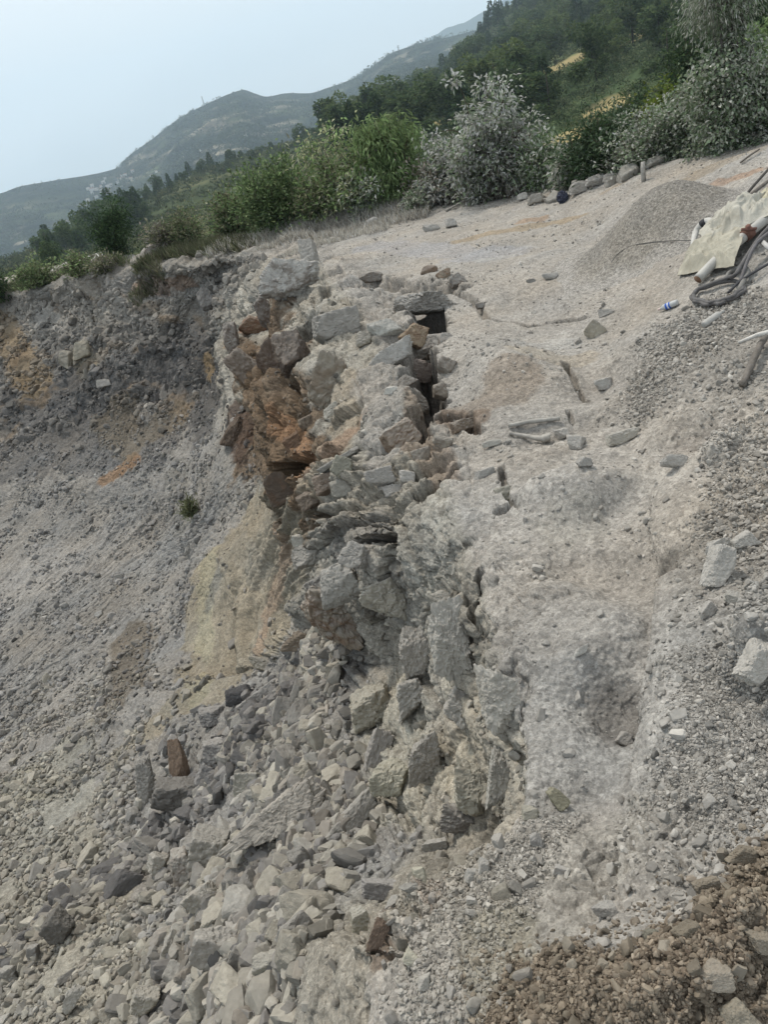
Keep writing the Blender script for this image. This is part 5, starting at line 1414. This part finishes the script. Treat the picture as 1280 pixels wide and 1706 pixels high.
# trees on the wooded hillside: skyline first, then the slope
for x, y, h in [(870, 12, 22), (858, 18, 26), (846, 26, 20), (838, 34, 26), (828, 42, 34), (820, 50, 38), (812, 58, 30), (801, 70, 26), (789, 84, 18), (775, 92, 14), (760, 106, 14), (742, 122, 12), (722, 140, 12), (700, 158, 14), (880, 10, 24), (893, 6, 22), (905, 6, 26)]:
    slope_tree(x, y, h * 1.2, 'conifer', "conifer on the skyline of the wooded hillside", 'conifers on the hillside skyline', SA, trg.uniform(.8, 1.1))
_n = 0
while _n < 290:
    x = trg.uniform(560, 1290); t = trg.random()
    yr = np.interp(x, [520, 600, 650, 692, 742, 785, 806, 870, 960, 1300], [238, 207, 190, 158, 116, 80, 52, 8, -45, -250])
    yb = np.interp(x, [560, 700, 850, 1000, 1150, 1300], [250, 250, 250, 235, 200, 140])
    y = yr + 6 + (yb - yr - 6) * t
    if y < -10: continue
    nz = float(noise(np.array([[x * .02, y * .03, 0]]), 1, 5)[0])
    if nz > .45 or field_w(np.array([SA(x, y)]))[0] > .3: continue
    dist = np.linalg.norm(SA(x, y) - CAM)
    hp = trg.uniform(6.5, 13.0) * FPX / dist
    if hp > 84: continue
    if hp > 50 and trg.random() < .35: hp *= .6
    kind = 'conifer' if nz < -.15 else ('pale' if trg.random() < .25 else 'broadleaf')
    lab = {'conifer': "dark conifer growing on the wooded hillside", 'broadleaf': "rounded green tree growing on the wooded hillside", 'pale': "paler yellow-green tree growing on the wooded hillside"}[kind]
    slope_tree(x, y, hp, kind, lab, lab.split(' growing')[0].replace('tree', 'trees').replace('conifer', 'conifers') + ' of the hillside', SA, trg.uniform(.9, 1.3)); _n += 1

# undergrowth of the slopes, one mass each
def thicket(name, H, n, size, cols, per=34, box=None, seed=3):
    rg = np.random.default_rng(seed)
    p = H[1]; x, y, zf = proj(p)
    ok = np.flatnonzero((zf > 1) & (x > -80) & (x < 1340) & (y > -60) & (y < 520) & (H_t(H) < (.93 if size > 5 else .98)))
    nz = fbm(p[ok], .018 if size < 5 else .004, 3, 9)
    wt = (np.clip(.5 + nz, 0.03, 2)) * (1 - .97 * field_w(p[ok])) * np.minimum(zf[ok], 400) ** .3
    pk = ok[rg.choice(len(ok), n, p=wt / wt.sum())]
    c0 = p[pk]; s = np.minimum(size * rg.uniform(.5, 1.4, n), 13 * zf[pk] / FPX)
    q = rg.normal(size=(n, per, 3)); q /= np.linalg.norm(q, axis=2)[..., None]; q[..., 2] = np.abs(q[..., 2]) * .9
    pos = (c0[:, None] + q * s[:, None, None] * rg.uniform(.5, 1.05, (n, per, 1))).reshape(-1, 3)
    d = (q + rg.normal(size=q.shape) * .5).reshape(-1, 3)
    col = gcol(rg, n, cols, None, .25)
    L = np.repeat(np.minimum(s * .5, 4.6 * zf[pk] / FPX), per)
    o = link(name, leaf_mesh(name, pos, d, np.array((0, 0, 1.)) + rg.normal(size=pos.shape) * .4, L, L * .6, np.repeat(col, per, 0) * rg.normal(1, .15, (n * per, 1)).clip(.5, 1.6)), M_LEAF)
    tag(o, kind='stuff')
def H_t(H):
    m_, n_ = H[3].shape[:2]
    t = H[2]; return np.repeat(t / t[-15], n_)
thicket('undergrowth', HA, 9000, 3.4, [(.08, .115, .062), (.115, .15, .08), (.14, .165, .09), (.055, .08, .042)], 34)
thicket('scrub', HC, 3600, 1.9, [(.06, .08, .04), (.09, .11, .055), (.12, .13, .07), (.04, .055, .03)], 26, seed=4)
thicket('far_wood', HM, 9000, 6, [(.03, .045, .03), (.045, .06, .038), (.06, .078, .045)], 14, seed=5)

# ------------------------------------------------------------------ haze: even thin air round everything
bm_v = np.array([(x, y, z) for x in (-6500, 6500) for y in (-6200, 6800) for z in (-90, 760)], float)
bm_f = np.array([(0, 1, 3, 2), (4, 6, 7, 5), (0, 4, 5, 1), (2, 3, 7, 6), (0, 2, 6, 4), (1, 5, 7, 3)])
hz = bpy.data.materials.new("haze_air"); hz.use_nodes = True
hz.node_tree.nodes.clear()
k = NT(hz); ho = k.n('ShaderNodeOutputMaterial'); hv = k.n('ShaderNodeVolumePrincipled')
hv.inputs['Color'].default_value = (0.69, 0.855, 1.0, 1); hv.inputs['Density'].default_value = HAZE; hv.inputs['Anisotropy'].default_value = 0.2
k.l(hv.outputs[0], ho.inputs['Volume'])
haze = link("haze", mesh_from("haze", bm_v, bm_f, None, smooth=False), hz); tag(haze, kind='stuff')
# ------------------------------------------------------------------ gravel heap and what lies about on the plateau
def local(v, o): return v - np.asarray(o)
def on(px, py, lift=0.0, h=None):
    H_ = h or HIT
    p = H_.pts[H_(px, py)].copy(); p[2] += lift
    return p
# heap
hc = P(1094, 425, z=.06)
nr, na = 150, 360
rr = np.linspace(0, 1.25, nr); aa = np.linspace(0, 2 * math.pi, na, endpoint=False)
hx = hc[0] + (rr[:, None] * np.cos(aa) * np.where(np.cos(aa) < 0, 1.05, .86)).ravel(); hy = hc[1] + (rr[:, None] * np.sin(aa) * 1.0).ravel()
rad = np.repeat(rr, na); ang = np.tile(aa, nr)
rn = rad * (1 + .10 * np.sin(ang * 2 + 1) + .05 * np.sin(ang * 5))
near_i = np.flatnonzero((np.abs(GP[:, 0] - hc[0]) < 1.6) & (np.abs(GP[:, 1] - hc[1]) < 1.7))
_sub = near_i[::max(1, len(near_i) // 9000)]
def ground_z(x, y):
    out = np.empty(len(x))
    for k_ in range(0, len(x), 400):
        d2 = (GP[_sub, 0][None] - x[k_:k_ + 400, None]) ** 2 + (GP[_sub, 1][None] - y[k_:k_ + 400, None]) ** 2
        w_ = 1 / (d2 + 2e-3); out[k_:k_ + 400] = (w_ * w_ * GP[_sub, 2]).sum(1) / (w_ * w_).sum(1)
    return out
cg = np.stack([hx, hy], 1)
gx = np.linspace(hc[0] - 1.5, hc[0] + 1.3, 40); gy = np.linspace(hc[1] - 1.4, hc[1] + 1.4, 40)
GZ = ground_z(np.repeat(gx, 40), np.tile(gy, 40)).reshape(40, 40)
fx = np.clip((hx - gx[0]) / (gx[1] - gx[0]), 0, 38.99); fy = np.clip((hy - gy[0]) / (gy[1] - gy[0]), 0, 38.99)
ixx, iyy = fx.astype(int), fy.astype(int); tx, ty = fx - ixx, fy - iyy
zg = (GZ[ixx, iyy] * (1 - tx) + GZ[ixx + 1, iyy] * tx) * (1 - ty) + (GZ[ixx, iyy + 1] * (1 - tx) + GZ[ixx + 1, iyy + 1] * tx) * ty
prof = .45 * np.exp(-(rn / .66) ** 2.2) - .03 - .10 * sm(1.0, 1.25, rn)
hp = np.stack([hx, hy, zg + prof], 1)
hp[:, 2] += .018 * fbm(hp, 3.2, 4, 5) + .006 * noise(hp, 30, 6)
d_, c_, h_ = facet(hp, 85, 7); hp[:, 2] += .004 * d_
hcol = np.ones((len(hp), 3)) * C(136, 131, 124) * (1 + .12 * fbm(hp, 2.5, 3, 8) + .4 * (h_ - .5))[:, None]
hw_ = sm(-.1, .4, fbm(hp, 1.2, 2, 19) - (hx - hc[0]) * .6 - .1)
hcol = hcol * (1 - .45 * hw_[:, None]) + C(150, 141, 126) * .45 * hw_[:, None]
hk_ = sm(.62, 1.0, rn + .25 * fbm(hp, 4, 3, 23)); hcol = hcol * (1 - hk_[:, None]) + C(158, 153, 147) * hk_[:, None]
ix = np.arange(len(hp)).reshape(nr, na)
hf = np.stack([ix[:-1].ravel(), ix[1:].ravel(), np.roll(ix, -1, 1)[1:].ravel(), np.roll(ix, -1, 1)[:-1].ravel()], 1)
M_HEAP = mat_attr("fine_gravel", rough=.97, var=.12, vscale=40, bump=((150, .003),), spec=.1, speck=.35)
heap = link("gravel_heap", mesh_from("gravel_heap", local(hp, hc), hf, np.clip(hcol, .01, .7)), M_HEAP, loc=hc)
tag(heap, "smooth heap of fine grey gravel on the plateau beside the crumpled cloth", "heap")
HIT2 = Hits(np.concatenate([GP, hp]), 3)

def thing_path(name, pts, rad_px, col, label, cat, sides=8, mat=None, lift=None, group=None, h=None, smooth=1, jag=0.0):
    """a rod, pipe, branch or hose laid over the ground through places; pts (px, py, lift in m)"""
    q = np.array([on(x, y, l, h or HIT2) for x, y, l in pts])
    zf = float(np.mean((q - CAM) @ _f))
    rad_px = np.broadcast_to(np.asarray(rad_px, float), len(q))
    n = max(2, smooth * (len(q) - 1) + 1)
    t = np.linspace(0, len(q) - 1, n)
    if mat is M_RUBBER and len(q) > 5:
        for _k in range(8): q[1:-1, 2] = (q[:-2, 2] + q[1:-1, 2] * 2 + q[2:, 2]) / 4
    p = catmull(q, t) if smooth > 1 else q
    r = np.interp(t, np.arange(len(q)), rad_px) * zf / FPX
    if jag: r = r * (1 + jag * np.random.default_rng(3).normal(size=n)); p = p + jag * r[:, None] * np.random.default_rng(4).normal(size=p.shape) * .5
    o = p.mean(0)
    ob = tube_obj(name, [(p - o, r)], mat or M_WOOD, None, col, sides, o)
    if label: tag(ob, label, cat, group)
    return ob, p, r
M_WOOD = mat_attr("weathered_wood", rough=.9, var=.35, vscale=20, bump=((60, .004),), spec=.15)
M_PLASTIC = mat_attr("dusty_plastic", rough=.55, var=.12, vscale=12, bump=(), spec=.4)
M_RUBBER = mat_attr("dusty_rubber", rough=.7, var=.35, vscale=25, bump=((80, .002),), spec=.3)
M_CLOTH = mat_attr("woven_cloth", rough=.85, var=.12, vscale=9, bump=((160, .002), (30, .006)), spec=.15)
M_RUST = mat_attr("rusty_iron", rough=.85, var=.35, vscale=40, bump=((90, .002),), spec=.3)

# pipes
_, pp, pr = thing_path('pipe', [(1163, 476, .05), (1200, 449, .10), (1245, 418, .13), (1300, 380, .16)], 8.2, (.40, .39, .365), "white plastic pipe sticking out from under the cream cloth", 'pipe', 20, M_PLASTIC, smooth=6)
pipe = bpy.context.scene.objects[_.name]
# the end is closed: a dark brown disc paints the shaded hollow of its mouth
e0 = pp[0]; ax_ = (pp[1] - pp[0]) / np.linalg.norm(pp[1] - pp[0])
sl = tube_obj('mouth_disc', [(np.array([e0 - ax_ * .004, e0 + ax_ * .03]) - np.array(pipe.location), np.array([pr[0] * .82, pr[0] * .82]))], M_RUST, pipe, (.20, .12, .08), 20)
thing_path('pipe', [(1236, 400, .15), (1268, 382, .18), (1310, 358, .20)], 8.5, (.17, .165, .16), "dark grey pipe above the white pipe, half under the cloth", 'pipe', 20, M_PLASTIC, smooth=6)
# rusty clamp on the white pipe
cpos = on(1256, 414, .13)
cl = empty('pipe_clamp', cpos); tag(cl, "rusty brown clamp round the white pipe", 'clamp')
k0 = int(len(pp) * .68); cdir = pp[k0 + 1] - pp[k0]; cdir /= np.linalg.norm(cdir); cc_ = pp[k0]
cl.location = cc_
tube_obj('clamp_ring', [(np.array([-cdir * .035, cdir * .035]), np.array([pr[0] * 1.28] * 2))], M_RUST, cl, (.16, .085, .065), 20)
tube_obj('lug', [(np.array([(0, 0, .0), (-.02, -.05, .07)]), np.array([.022, .018])), (np.array([(.05, -.03, .03), (-.07, -.05, .055)]), np.array([.012, .012]))], M_RUST, cl, (.19, .10, .08), 8)
# hose coil
pts = []
for k_ in range(46):
    a = -.4 + k_ / 45 * 2 * math.pi * 1.95
    g_ = 1 - .10 * (k_ / 45)
    x0, y0 = 46 * math.cos(a) * g_, 17 * math.sin(a) * g_
    pts.append((1196 + x0 * .95 + y0 * .1, 494 - x0 * .22 + y0, .025 + .02 * (k_ / 45)))
pts += [(1236, 462, .06), (1252, 442, .12), (1270, 424, .16), (1296, 404, .18)]
thing_path('hose', pts, 3.6, (.105, .10, .10), "dusty black hose coiled in loops on gravel beside the pipe", 'hose', 8, M_RUBBER, smooth=3)
thing_path('hose', [(1209, 470, .03), (1216, 462, .07), (1228, 455, .09), (1240, 452, .07), (1245, 462, .06), (1240, 476, .04), (1232, 490, .03)], 4.2, (.17, .165, .155), "short grey bent hose inside the bend of the coiled black hose", 'hose', 8, M_RUBBER, smooth=4)
thing_path('cable', [(1212, 492, .03), (1234, 482, .06), (1262, 462, .06), (1300, 440, .05)], 2.4, (.055, .055, .06), "thin black cable running out past the coiled hose", 'cable', 6, M_RUBBER, smooth=4)
thing_path('hose', [(1234, 482, .05), (1242, 462, .10), (1262, 436, .14), (1298, 412, .16)], 3.0, (.12, .115, .12), "straight dark hose lying along the coiled one", 'hose', 8, M_RUBBER, smooth=4)
thing_path('bracket', [(1268, 428, .12), (1284, 440, .10)], 5.0, (.42, .41, .40), "pale grey metal bar between the hoses and the pipe", 'bar', 4, M_PLASTIC)
thing_path('wire', [(1018, 442, .03), (1030, 424, .035), (1052, 409, .04), (1088, 402, .04), (1125, 404, .04), (1160, 405, .03)], .6, (.05, .05, .05), "thin dark wire lying in a curve across the gravel heap", 'wire', 5, M_RUBBER, smooth=8)
# cloth
def cloth(name, quad, label, seed, amp, lift, col, nfold=3.0, bulge=.0, cat='cloth', n=160):
    q = [on(x, y, l) for x, y, l in quad]
    s, t = np.meshgrid(np.linspace(0, 1, n), np.linspace(0, 1, n), indexing='ij')
    s, t = s.ravel(), t.ravel()
    ww = .08 * fbm(np.stack([s * 3, t * 3, s * 0 + seed], 1), 1, 3, seed)
    s2, t2 = s + ww, t + .08 * fbm(np.stack([s * 3 + 9, t * 3, s * 0 + seed], 1), 1, 3, seed + 1)
    p = ((1 - s2) * (1 - t2))[:, None] * q[0] + (s2 * (1 - t2))[:, None] * q[1] + (s2 * t2)[:, None] * q[2] + ((1 - s2) * t2)[:, None] * q[3]
    u = np.stack([s * nfold, t * nfold * .7, np.full_like(s, seed * .37)], 1)
    u += .35 * np.stack([noise(u, 1.3, seed + 3), noise(u, 1.3, seed + 4), noise(u, 1.3, seed + 5)], 1)
    ridge = np.exp(-(noise(u, 1.0, seed + 7) * 3.2) ** 2)
    ridge2 = np.exp(-(noise(u + 5, 1.9, seed + 8) * 3.2) ** 2)
    ridge3 = np.exp(-(noise(u + 9, 4.3, seed + 6) * 3.0) ** 2)
    dz = amp * (ridge * .8 + ridge2 * .55 + ridge3 * .22 + .6 * noise(u, .7, seed + 9))
    edge = np.minimum(np.minimum(s, 1 - s), np.minimum(t, 1 - t))
    dz = dz * sm(-.02, .16, edge) + bulge * np.sin(np.pi * s) * np.sin(np.pi * t) + lift
    p[:, 2] += dz
    cen = p.mean(0)
    ix = np.arange(n * n).reshape(n, n)
    F = np.stack([ix[:-1, :-1].ravel(), ix[:-1, 1:].ravel(), ix[1:, 1:].ravel(), ix[1:, :-1].ravel()], 1)
    c = np.ones((n * n, 3)) * np.array(col) * (1 + .14 * fbm(p, 5, 3, seed))[:, None]
    c = mixc(c, (.30, .275, .22), .45 * sm(-.05, .4, fbm(p, 5, 4, seed + 2)))
    o = link(name, mesh_from(name, p - cen, F, np.clip(c, .02, .75)), M_CLOTH, loc=cen)
    m_ = o.modifiers.new("thickness", 'SOLIDIFY'); m_.thickness = .006
    tag(o, label, cat)
    return o
cloth('tarpaulin', [(1150, 424, .05), (1246, 402, .15), (1222, 462, .06), (1130, 464, .0)], "cream woven sheet spread in front, its corner over the white pipe", 3, .045, .03, (.37, .35, .29), 2.6, .05)
cloth('tarpaulin', [(1164, 400, .04), (1300, 356, .04), (1300, 390, .14), (1174, 436, .08)], "crumpled whitish cloth bundle heaped on the cream woven sheet", 8, .055, .05, (.43, .415, .365), 3.6, .13, n=200)
cloth('tarpaulin', [(1240, 374, .05), (1310, 344, .06), (1310, 374, .16), (1250, 402, .13)], "yellowish cloth end above the dark grey pipe", 12, .045, .03, (.46, .43, .33), 3.0, .08)
ro, _p, _q = thing_path('rolled_cloth', [(1152, 420, .03), (1158, 404, .08), (1170, 393, .11), (1184, 390, .12), (1194, 400, .12)], [4, 5.5, 6.5, 6, 4], (.46, .45, .43), "white rolled cloth end with a black stripe left of the cloth bundle", 'cloth', 14, M_CLOTH, smooth=5)
sb = len(_p) // 2
tube_obj('stripe', [(_p[sb - 1:sb + 3] - np.array(ro.location), _q[sb - 1:sb + 3] * 1.03)], M_RUBBER, ro, (.03, .03, .035), 14)

# bottles
def bottle(px0, py0, px1, py1, rpx, label, body_col, label_col=None, cap=(.55, .45, .42)):
    a, b = on(px0, py0, .028), on(px1, py1, .028)
    d = b - a; L = np.linalg.norm(d); d /= L
    zf = float((a - CAM) @ _f); r = rpx * zf / FPX
    t = np.array([0, .02, .08, .30, .34, .62, .72, .82, .88])
    k = np.array([.55, .9, 1, 1, .94, 1, .95, .5, .34])
    e = empty('bottle', a); tag(e, label, 'bottle')
    v, f = tube([(d * (t * L)[:, None], k * r)], 16); link('body', mesh_from('body', v, f, np.ones((len(v), 3)) * np.array(body_col)), M_PLASTIC, e)
    tube_obj('cap', [(d * (np.array([.87, .90, 1.0]) * L)[:, None], np.array([.42, .44, .40]) * r)], M_PLASTIC, e, cap, 12)
    if label_col:
        tube_obj('label', [(d * (np.array([.36, .60]) * L)[:, None], np.array([1.03, 1.03]) * r)], M_PLASTIC, e, label_col, 16)
        tube_obj('label_band', [(d * (np.array([.43, .50]) * L)[:, None], np.array([1.05, 1.05]) * r)], M_PLASTIC, e, (.55, .58, .66), 16)
bottle(1128, 509, 1095, 520, 5.2, "clear plastic bottle with a blue label lying on the gravel", (.42, .43, .43), (.02, .09, .42))
bottle(1172, 547, 1206, 523, 6.2, "dusty white plastic bottle without label lying in the gravel bank", (.36, .35, .33), None, (.36, .35, .33))

# wood
thing_path('plank', [(1232, 588, .07), (1262, 587, .10), (1310, 581, .12)], [3.2, 4.2, 4.8], (.52, .505, .48), "pale plank lying across the dark pole at the right border", 'plank', 4)
thing_path('pole', [(1236, 650, .03), (1252, 618, .04), (1266, 590, .05), (1292, 552, .05)], [5.5, 6, 6, 5], (.155, .14, .125), "dark weathered pole crossing under the pale plank", 'pole', 8, smooth=3, jag=.06)
thing_path('stick', [(847, 713, .02), (888, 709, .035), (934, 704, .025)], [3.6, 4.2, 3.8], (.33, .315, .29), "straight dusty stick, the upper one of two on the plateau", 'stick', 8, smooth=4, jag=.06)
thing_path('stick', [(850, 724, .015), (875, 729, .025), (900, 735, .03), (918, 737, .04)], [2.8, 3.6, 5.5, 8], (.35, .33, .30), "splintered stick thickening to a broken end, below the straight one", 'stick', 7, smooth=4, jag=.10)
pb = on(1073, 300, -.05); zf_ = float((pb - CAM) @ _f); s_ = zf_ / FPX
post = tube_obj('post', [(np.array([(0, 0, 0), (0, 0, .2), (.01, 0, 36 * s_)]), np.array([4.0, 3.8, 3.4]) * s_)], M_WOOD, None, (.36, .345, .32), 8, pb)
tag(post, "short weathered wooden post at the edge of the shrubs behind the gravel heap", 'post')
thing_path('pole', [(1212, 364, .05), (1250, 337, .06), (1300, 302, .08)], [2.6, 3, 3], (.16, .145, .13), "dark thin pole on the slope above the cloth bundle", 'pole', 7, smooth=3)
thing_path('pole', [(1232, 345, .03), (1252, 322, .05), (1282, 288, .06)], [2.0, 2.4, 2.2], (.07, .065, .06), "blackened thin pole above the other thin pole on the slope", 'pole', 7, smooth=3)
thing_path('stick', [(1234, 273, .02), (1248, 263, .03), (1264, 253, .03)], [1.5, 1.8, 1.4], (.14, .125, .11), "thin brown stick on the brown slope near the vine-hung tree", 'stick', 6, smooth=3)
for x, (pts_, lab_) in enumerate([([(742, 352, .02), (780, 338, .08), (816, 318, .14)], "longest bare dead branch below the dusty bush"),
                              ([(788, 340, .02), (802, 326, .10), (818, 312, .2)], "short pale dead branch crossing the longest one"),
                              ([(770, 328, .12), (785, 327, .14), (800, 325, .16)], "level bleached twig above the longest dead branch"),
                              ([(782, 324, .02), (776, 300, .25), (771, 276, .55)], "upright bleached branch standing against the dusty bush")]):
    thing_path('dead_branch', pts_, [2.0, 1.8, 1.1], (.36, .34, .31), lab_, 'branch', 6, smooth=3, jag=.08)
# bag and sack
def softlump(name, px, py, w, h, ang, col, label, cat, seed, fold=.18, lift=.35):
    i = HIT(px, py); s = HIT.depth[i] / FPX
    d, f = ICO[4]
    r = 1 + fold * (1 - 2 * np.abs(noise(d + seed, 1.7, seed))) + .5 * fold * noise(d + seed, 4, seed + 1)
    a = math.radians(ang)
    X = math.cos(a) * _r + math.sin(a) * _u; Y = -math.sin(a) * _r + math.cos(a) * _u
    q = (d * r[:, None] * np.array((w * s / 2, h * s / 2, min(w, h) * s * .45))) @ np.stack([X, Y, -_f])
    c = np.ones((len(q), 3)) * np.array(col) * (1 + .3 * fbm(d, 3, 3, seed))[:, None]
    o = link(name, mesh_from(name, q, f, np.clip(c, .01, .7)), M_CLOTH, loc=GP[i] + np.array((0, 0, lift * h * s)))
    tag(o, label, cat); return o
softlump('bag', 936, 334, 15, 18, 12, (.045, .05, .075), "dark blue crumpled bag among the white stones below the dusty bush", 'bag', 4, .34)
softlump('sack', 1094, 266, 44, 15, 14, (.16, .175, .15), "dusty grey-green sack lying right of the wooden post", 'sack', 6, .12)

# ------------------------------------------------------------------ far buildings and masts
M_WALLP = mat_attr("lime_wall", rough=.9, var=.15, vscale=.4, bump=(), spec=.1)
def house(px, py, wpx, hpx, sl, label, group, wall, roof, seed=0, long=1.5):
    b = sl(px, py); z = float((b - CAM) @ _f); s = z / FPX
    w, h = wpx * s, hpx * s; dp = w / long
    rg = random.Random(seed); ang = rg.uniform(-.5, .5)
    e = empty('house', b - np.array((0, 0, .25 * h))); e.rotation_euler = (0, 0, ang); tag(e, label, 'house', group)
    x, y = w / 2, dp / 2
    v = np.array([(-x, -y, 0), (x, -y, 0), (x, y, 0), (-x, y, 0), (-x, -y, h * 1.25), (x, -y, h * 1.25), (x, y, h * 1.25), (-x, y, h * 1.25)])
    f = np.array([(0, 1, 5, 4), (1, 2, 6, 5), (2, 3, 7, 6), (3, 0, 4, 7), (4, 5, 6, 7)])
    link('wall', mesh_from('wall', v, f, np.ones((8, 3)) * np.array(wall), False), M_WALLP, e)
    t_ = h * 1.26; k = 1.12
    v = np.array([(-x * k, -y * k, t_), (x * k, -y * k, t_), (x * k, y * k, t_), (-x * k, y * k, t_), (-x * k, 0, t_ + h * .38), (x * k, 0, t_ + h * .38)])
    f4 = np.array([(0, 1, 5, 4), (2, 3, 4, 5), (0, 4, 3, 3), (1, 2, 5, 5), (3, 2, 1, 0)])
    me = bpy.data.meshes.new('roof'); me.from_pydata([tuple(q) for q in v], [], [(0, 1, 5, 4), (2, 3, 4, 5), (0, 4, 3), (1, 2, 5), (3, 2, 1, 0)])
    a = me.attributes.new("albedo", 'FLOAT_COLOR', 'POINT'); a.data.foreach_set("color", np.concatenate([np.ones((6, 3)) * np.array(roof), np.ones((6, 1))], 1).astype(np.float32).ravel())
    link('roof', me, M_WALLP, e)
    if wpx > 7:
        ww, wh = w * .10, h * .28
        for q in range(3):
            cx = -x + w * (q + .5) / 3
            v = np.array([(cx - ww, -y - .05 * s, h * .45), (cx + ww, -y - .05 * s, h * .45), (cx + ww, -y - .05 * s, h * .45 + wh), (cx - ww, -y - .05 * s, h * .45 + wh),
                          (cx - ww, -y + .3 * s, h * .45), (cx + ww, -y + .3 * s, h * .45), (cx + ww, -y + .3 * s, h * .45 + wh), (cx - ww, -y + .3 * s, h * .45 + wh)])
            link('window', mesh_from('window', v, np.array([(0, 1, 2, 3), (1, 5, 6, 2), (4, 0, 3, 7), (3, 2, 6, 7), (4, 5, 1, 0)]), np.ones((8, 3)) * .05, False), M_WALLP, e)
vr_ = random.Random(11)
k_ = 0
for _ in range(34):
    x = vr_.uniform(146, 222); y = 325 - (x - 146) * .40 + vr_.uniform(-13, 9)
    if y < 281: y = 284
    wl = vr_.choice([(.6, .59, .57), (.5, .5, .5), (.56, .53, .48)])
    house(x, y, vr_.uniform(3.5, 6.5), vr_.uniform(2.4, 4.0), SM, "tiny pale house of the village in the saddle of the blue mountain", 'houses of the saddle village', wl, vr_.choice([(.22, .2, .2), (.35, .33, .32), (.25, .17, .14)]), k_); k_ += 1
for x, y, w in [(66, 412, 9), (74, 402, 8), (82, 398, 10), (93, 399, 8), (60, 420, 9), (100, 405, 6), (71, 419, 6), (28, 438, 5), (88, 392, 6)]:
    house(x, y, w, w * .55, SM, "small white house of the hamlet left of the dark tree stand", 'houses of the valley hamlet', (.78, .77, .75), (.3, .28, .27), k_); k_ += 1
for x, y, w in [(300, 262, 4), (330, 246, 4), (410, 222, 5), (455, 214, 4), (492, 206, 4), (118, 352, 4), (246, 292, 4), (262, 283, 4)]:
    house(x, y, w, w * .6, SM, "lone pale farmhouse among the mountain's terraces", 'scattered farmhouses on the mountain', (.7, .68, .65), (.26, .22, .2), k_); k_ += 1
# long low shed on the near slope
sb_ = D(142, 442, 62)
s_ = 62 / FPX
sh = empty('shed', sb_); sh.rotation_euler = (0, 0, R(12)); tag(sh, "long low grey shed in front of the dark tree stand", 'shed')
v = np.array([(-26, -6, -8), (26, -6, -8), (26, 6, -8), (-26, 6, -8), (-26, -6, 6), (26, -6, 6), (26, 6, 9), (-26, 6, 9)]) * s_
link('wall', mesh_from('wall', v, np.array([(0, 1, 5, 4), (1, 2, 6, 5), (2, 3, 7, 6), (3, 0, 4, 7)]), np.ones((8, 3)) * np.array((.30, .31, .29)), False), M_WALLP, sh)
v = np.array([(-29, -9, 5.5), (29, -9, 5.5), (29, 8, 10), (-29, 8, 10), (-29, -9, 6.7), (29, -9, 6.7), (29, 8, 11.2), (-29, 8, 11.2)]) * s_
link('roof', mesh_from('roof', v, np.array([(3, 2, 1, 0), (4, 5, 6, 7), (0, 1, 5, 4), (1, 2, 6, 5), (2, 3, 7, 6), (3, 0, 4, 7)]), np.ones((8, 3)) * np.array((.40, .40, .37)), False), M_WALLP, sh)
for q in (-16, -4, 8, 19):
    v = np.array([(q, -6.25, -3), (q + 5, -6.25, -3), (q + 5, -6.25, 3), (q, -6.25, 3), (q, -5.5, -3), (q + 5, -5.5, -3), (q + 5, -5.5, 3), (q, -5.5, 3)]) * s_
    link('window', mesh_from('window', v, np.array([(0, 1, 2, 3), (1, 5, 6, 2), (4, 0, 3, 7), (3, 2, 6, 7), (4, 5, 1, 0)]), np.ones((8, 3)) * .04, False), M_WALLP, sh)
def mast(px, py, hpx, label, arms=()):
    b = SM(px, py + 2); s = float((b - CAM) @ _f) / FPX; h = hpx * s
    w = 1.1 * s
    paths = []
    for sx in (-1, 1):
        for sy in (-1, 1):
            paths.append((np.array([(sx * w, sy * w, -2), (sx * w * .3, sy * w * .3, h)]), np.array([.30, .22]) * s))
    for k in range(6):
        z0, z1 = h * k / 6, h * (k + 1) / 6; f0, f1 = 1 - .7 * k / 6, 1 - .7 * (k + 1) / 6
        for sx in (-1, 1):
            paths.append((np.array([(sx * w * f0, -w * f0, z0), (-sx * w * f1, -w * f1, z1)]), np.array([.16, .16]) * s))
    for az, al in arms: paths.append((np.array([(-al * s, 0, az * h), (al * s, 0, az * h)]), np.array([.25, .25]) * s))
    o = tube_obj('lattice_mast', paths, M_WOOD, None, (.10, .10, .10), 4, b); tag(o, label, 'mast')
mast(340, 176, 18, "lattice mast standing on the shoulder of the blue mountain")
mast(655, 90, 11, "power pylon with arms on the high ridge, lower one of two", [(.95, 2.2), (.75, 2.8)])
mast(663, 86, 12, "power pylon with arms on the high ridge, upper one of two", [(.95, 2.2), (.75, 2.8)])
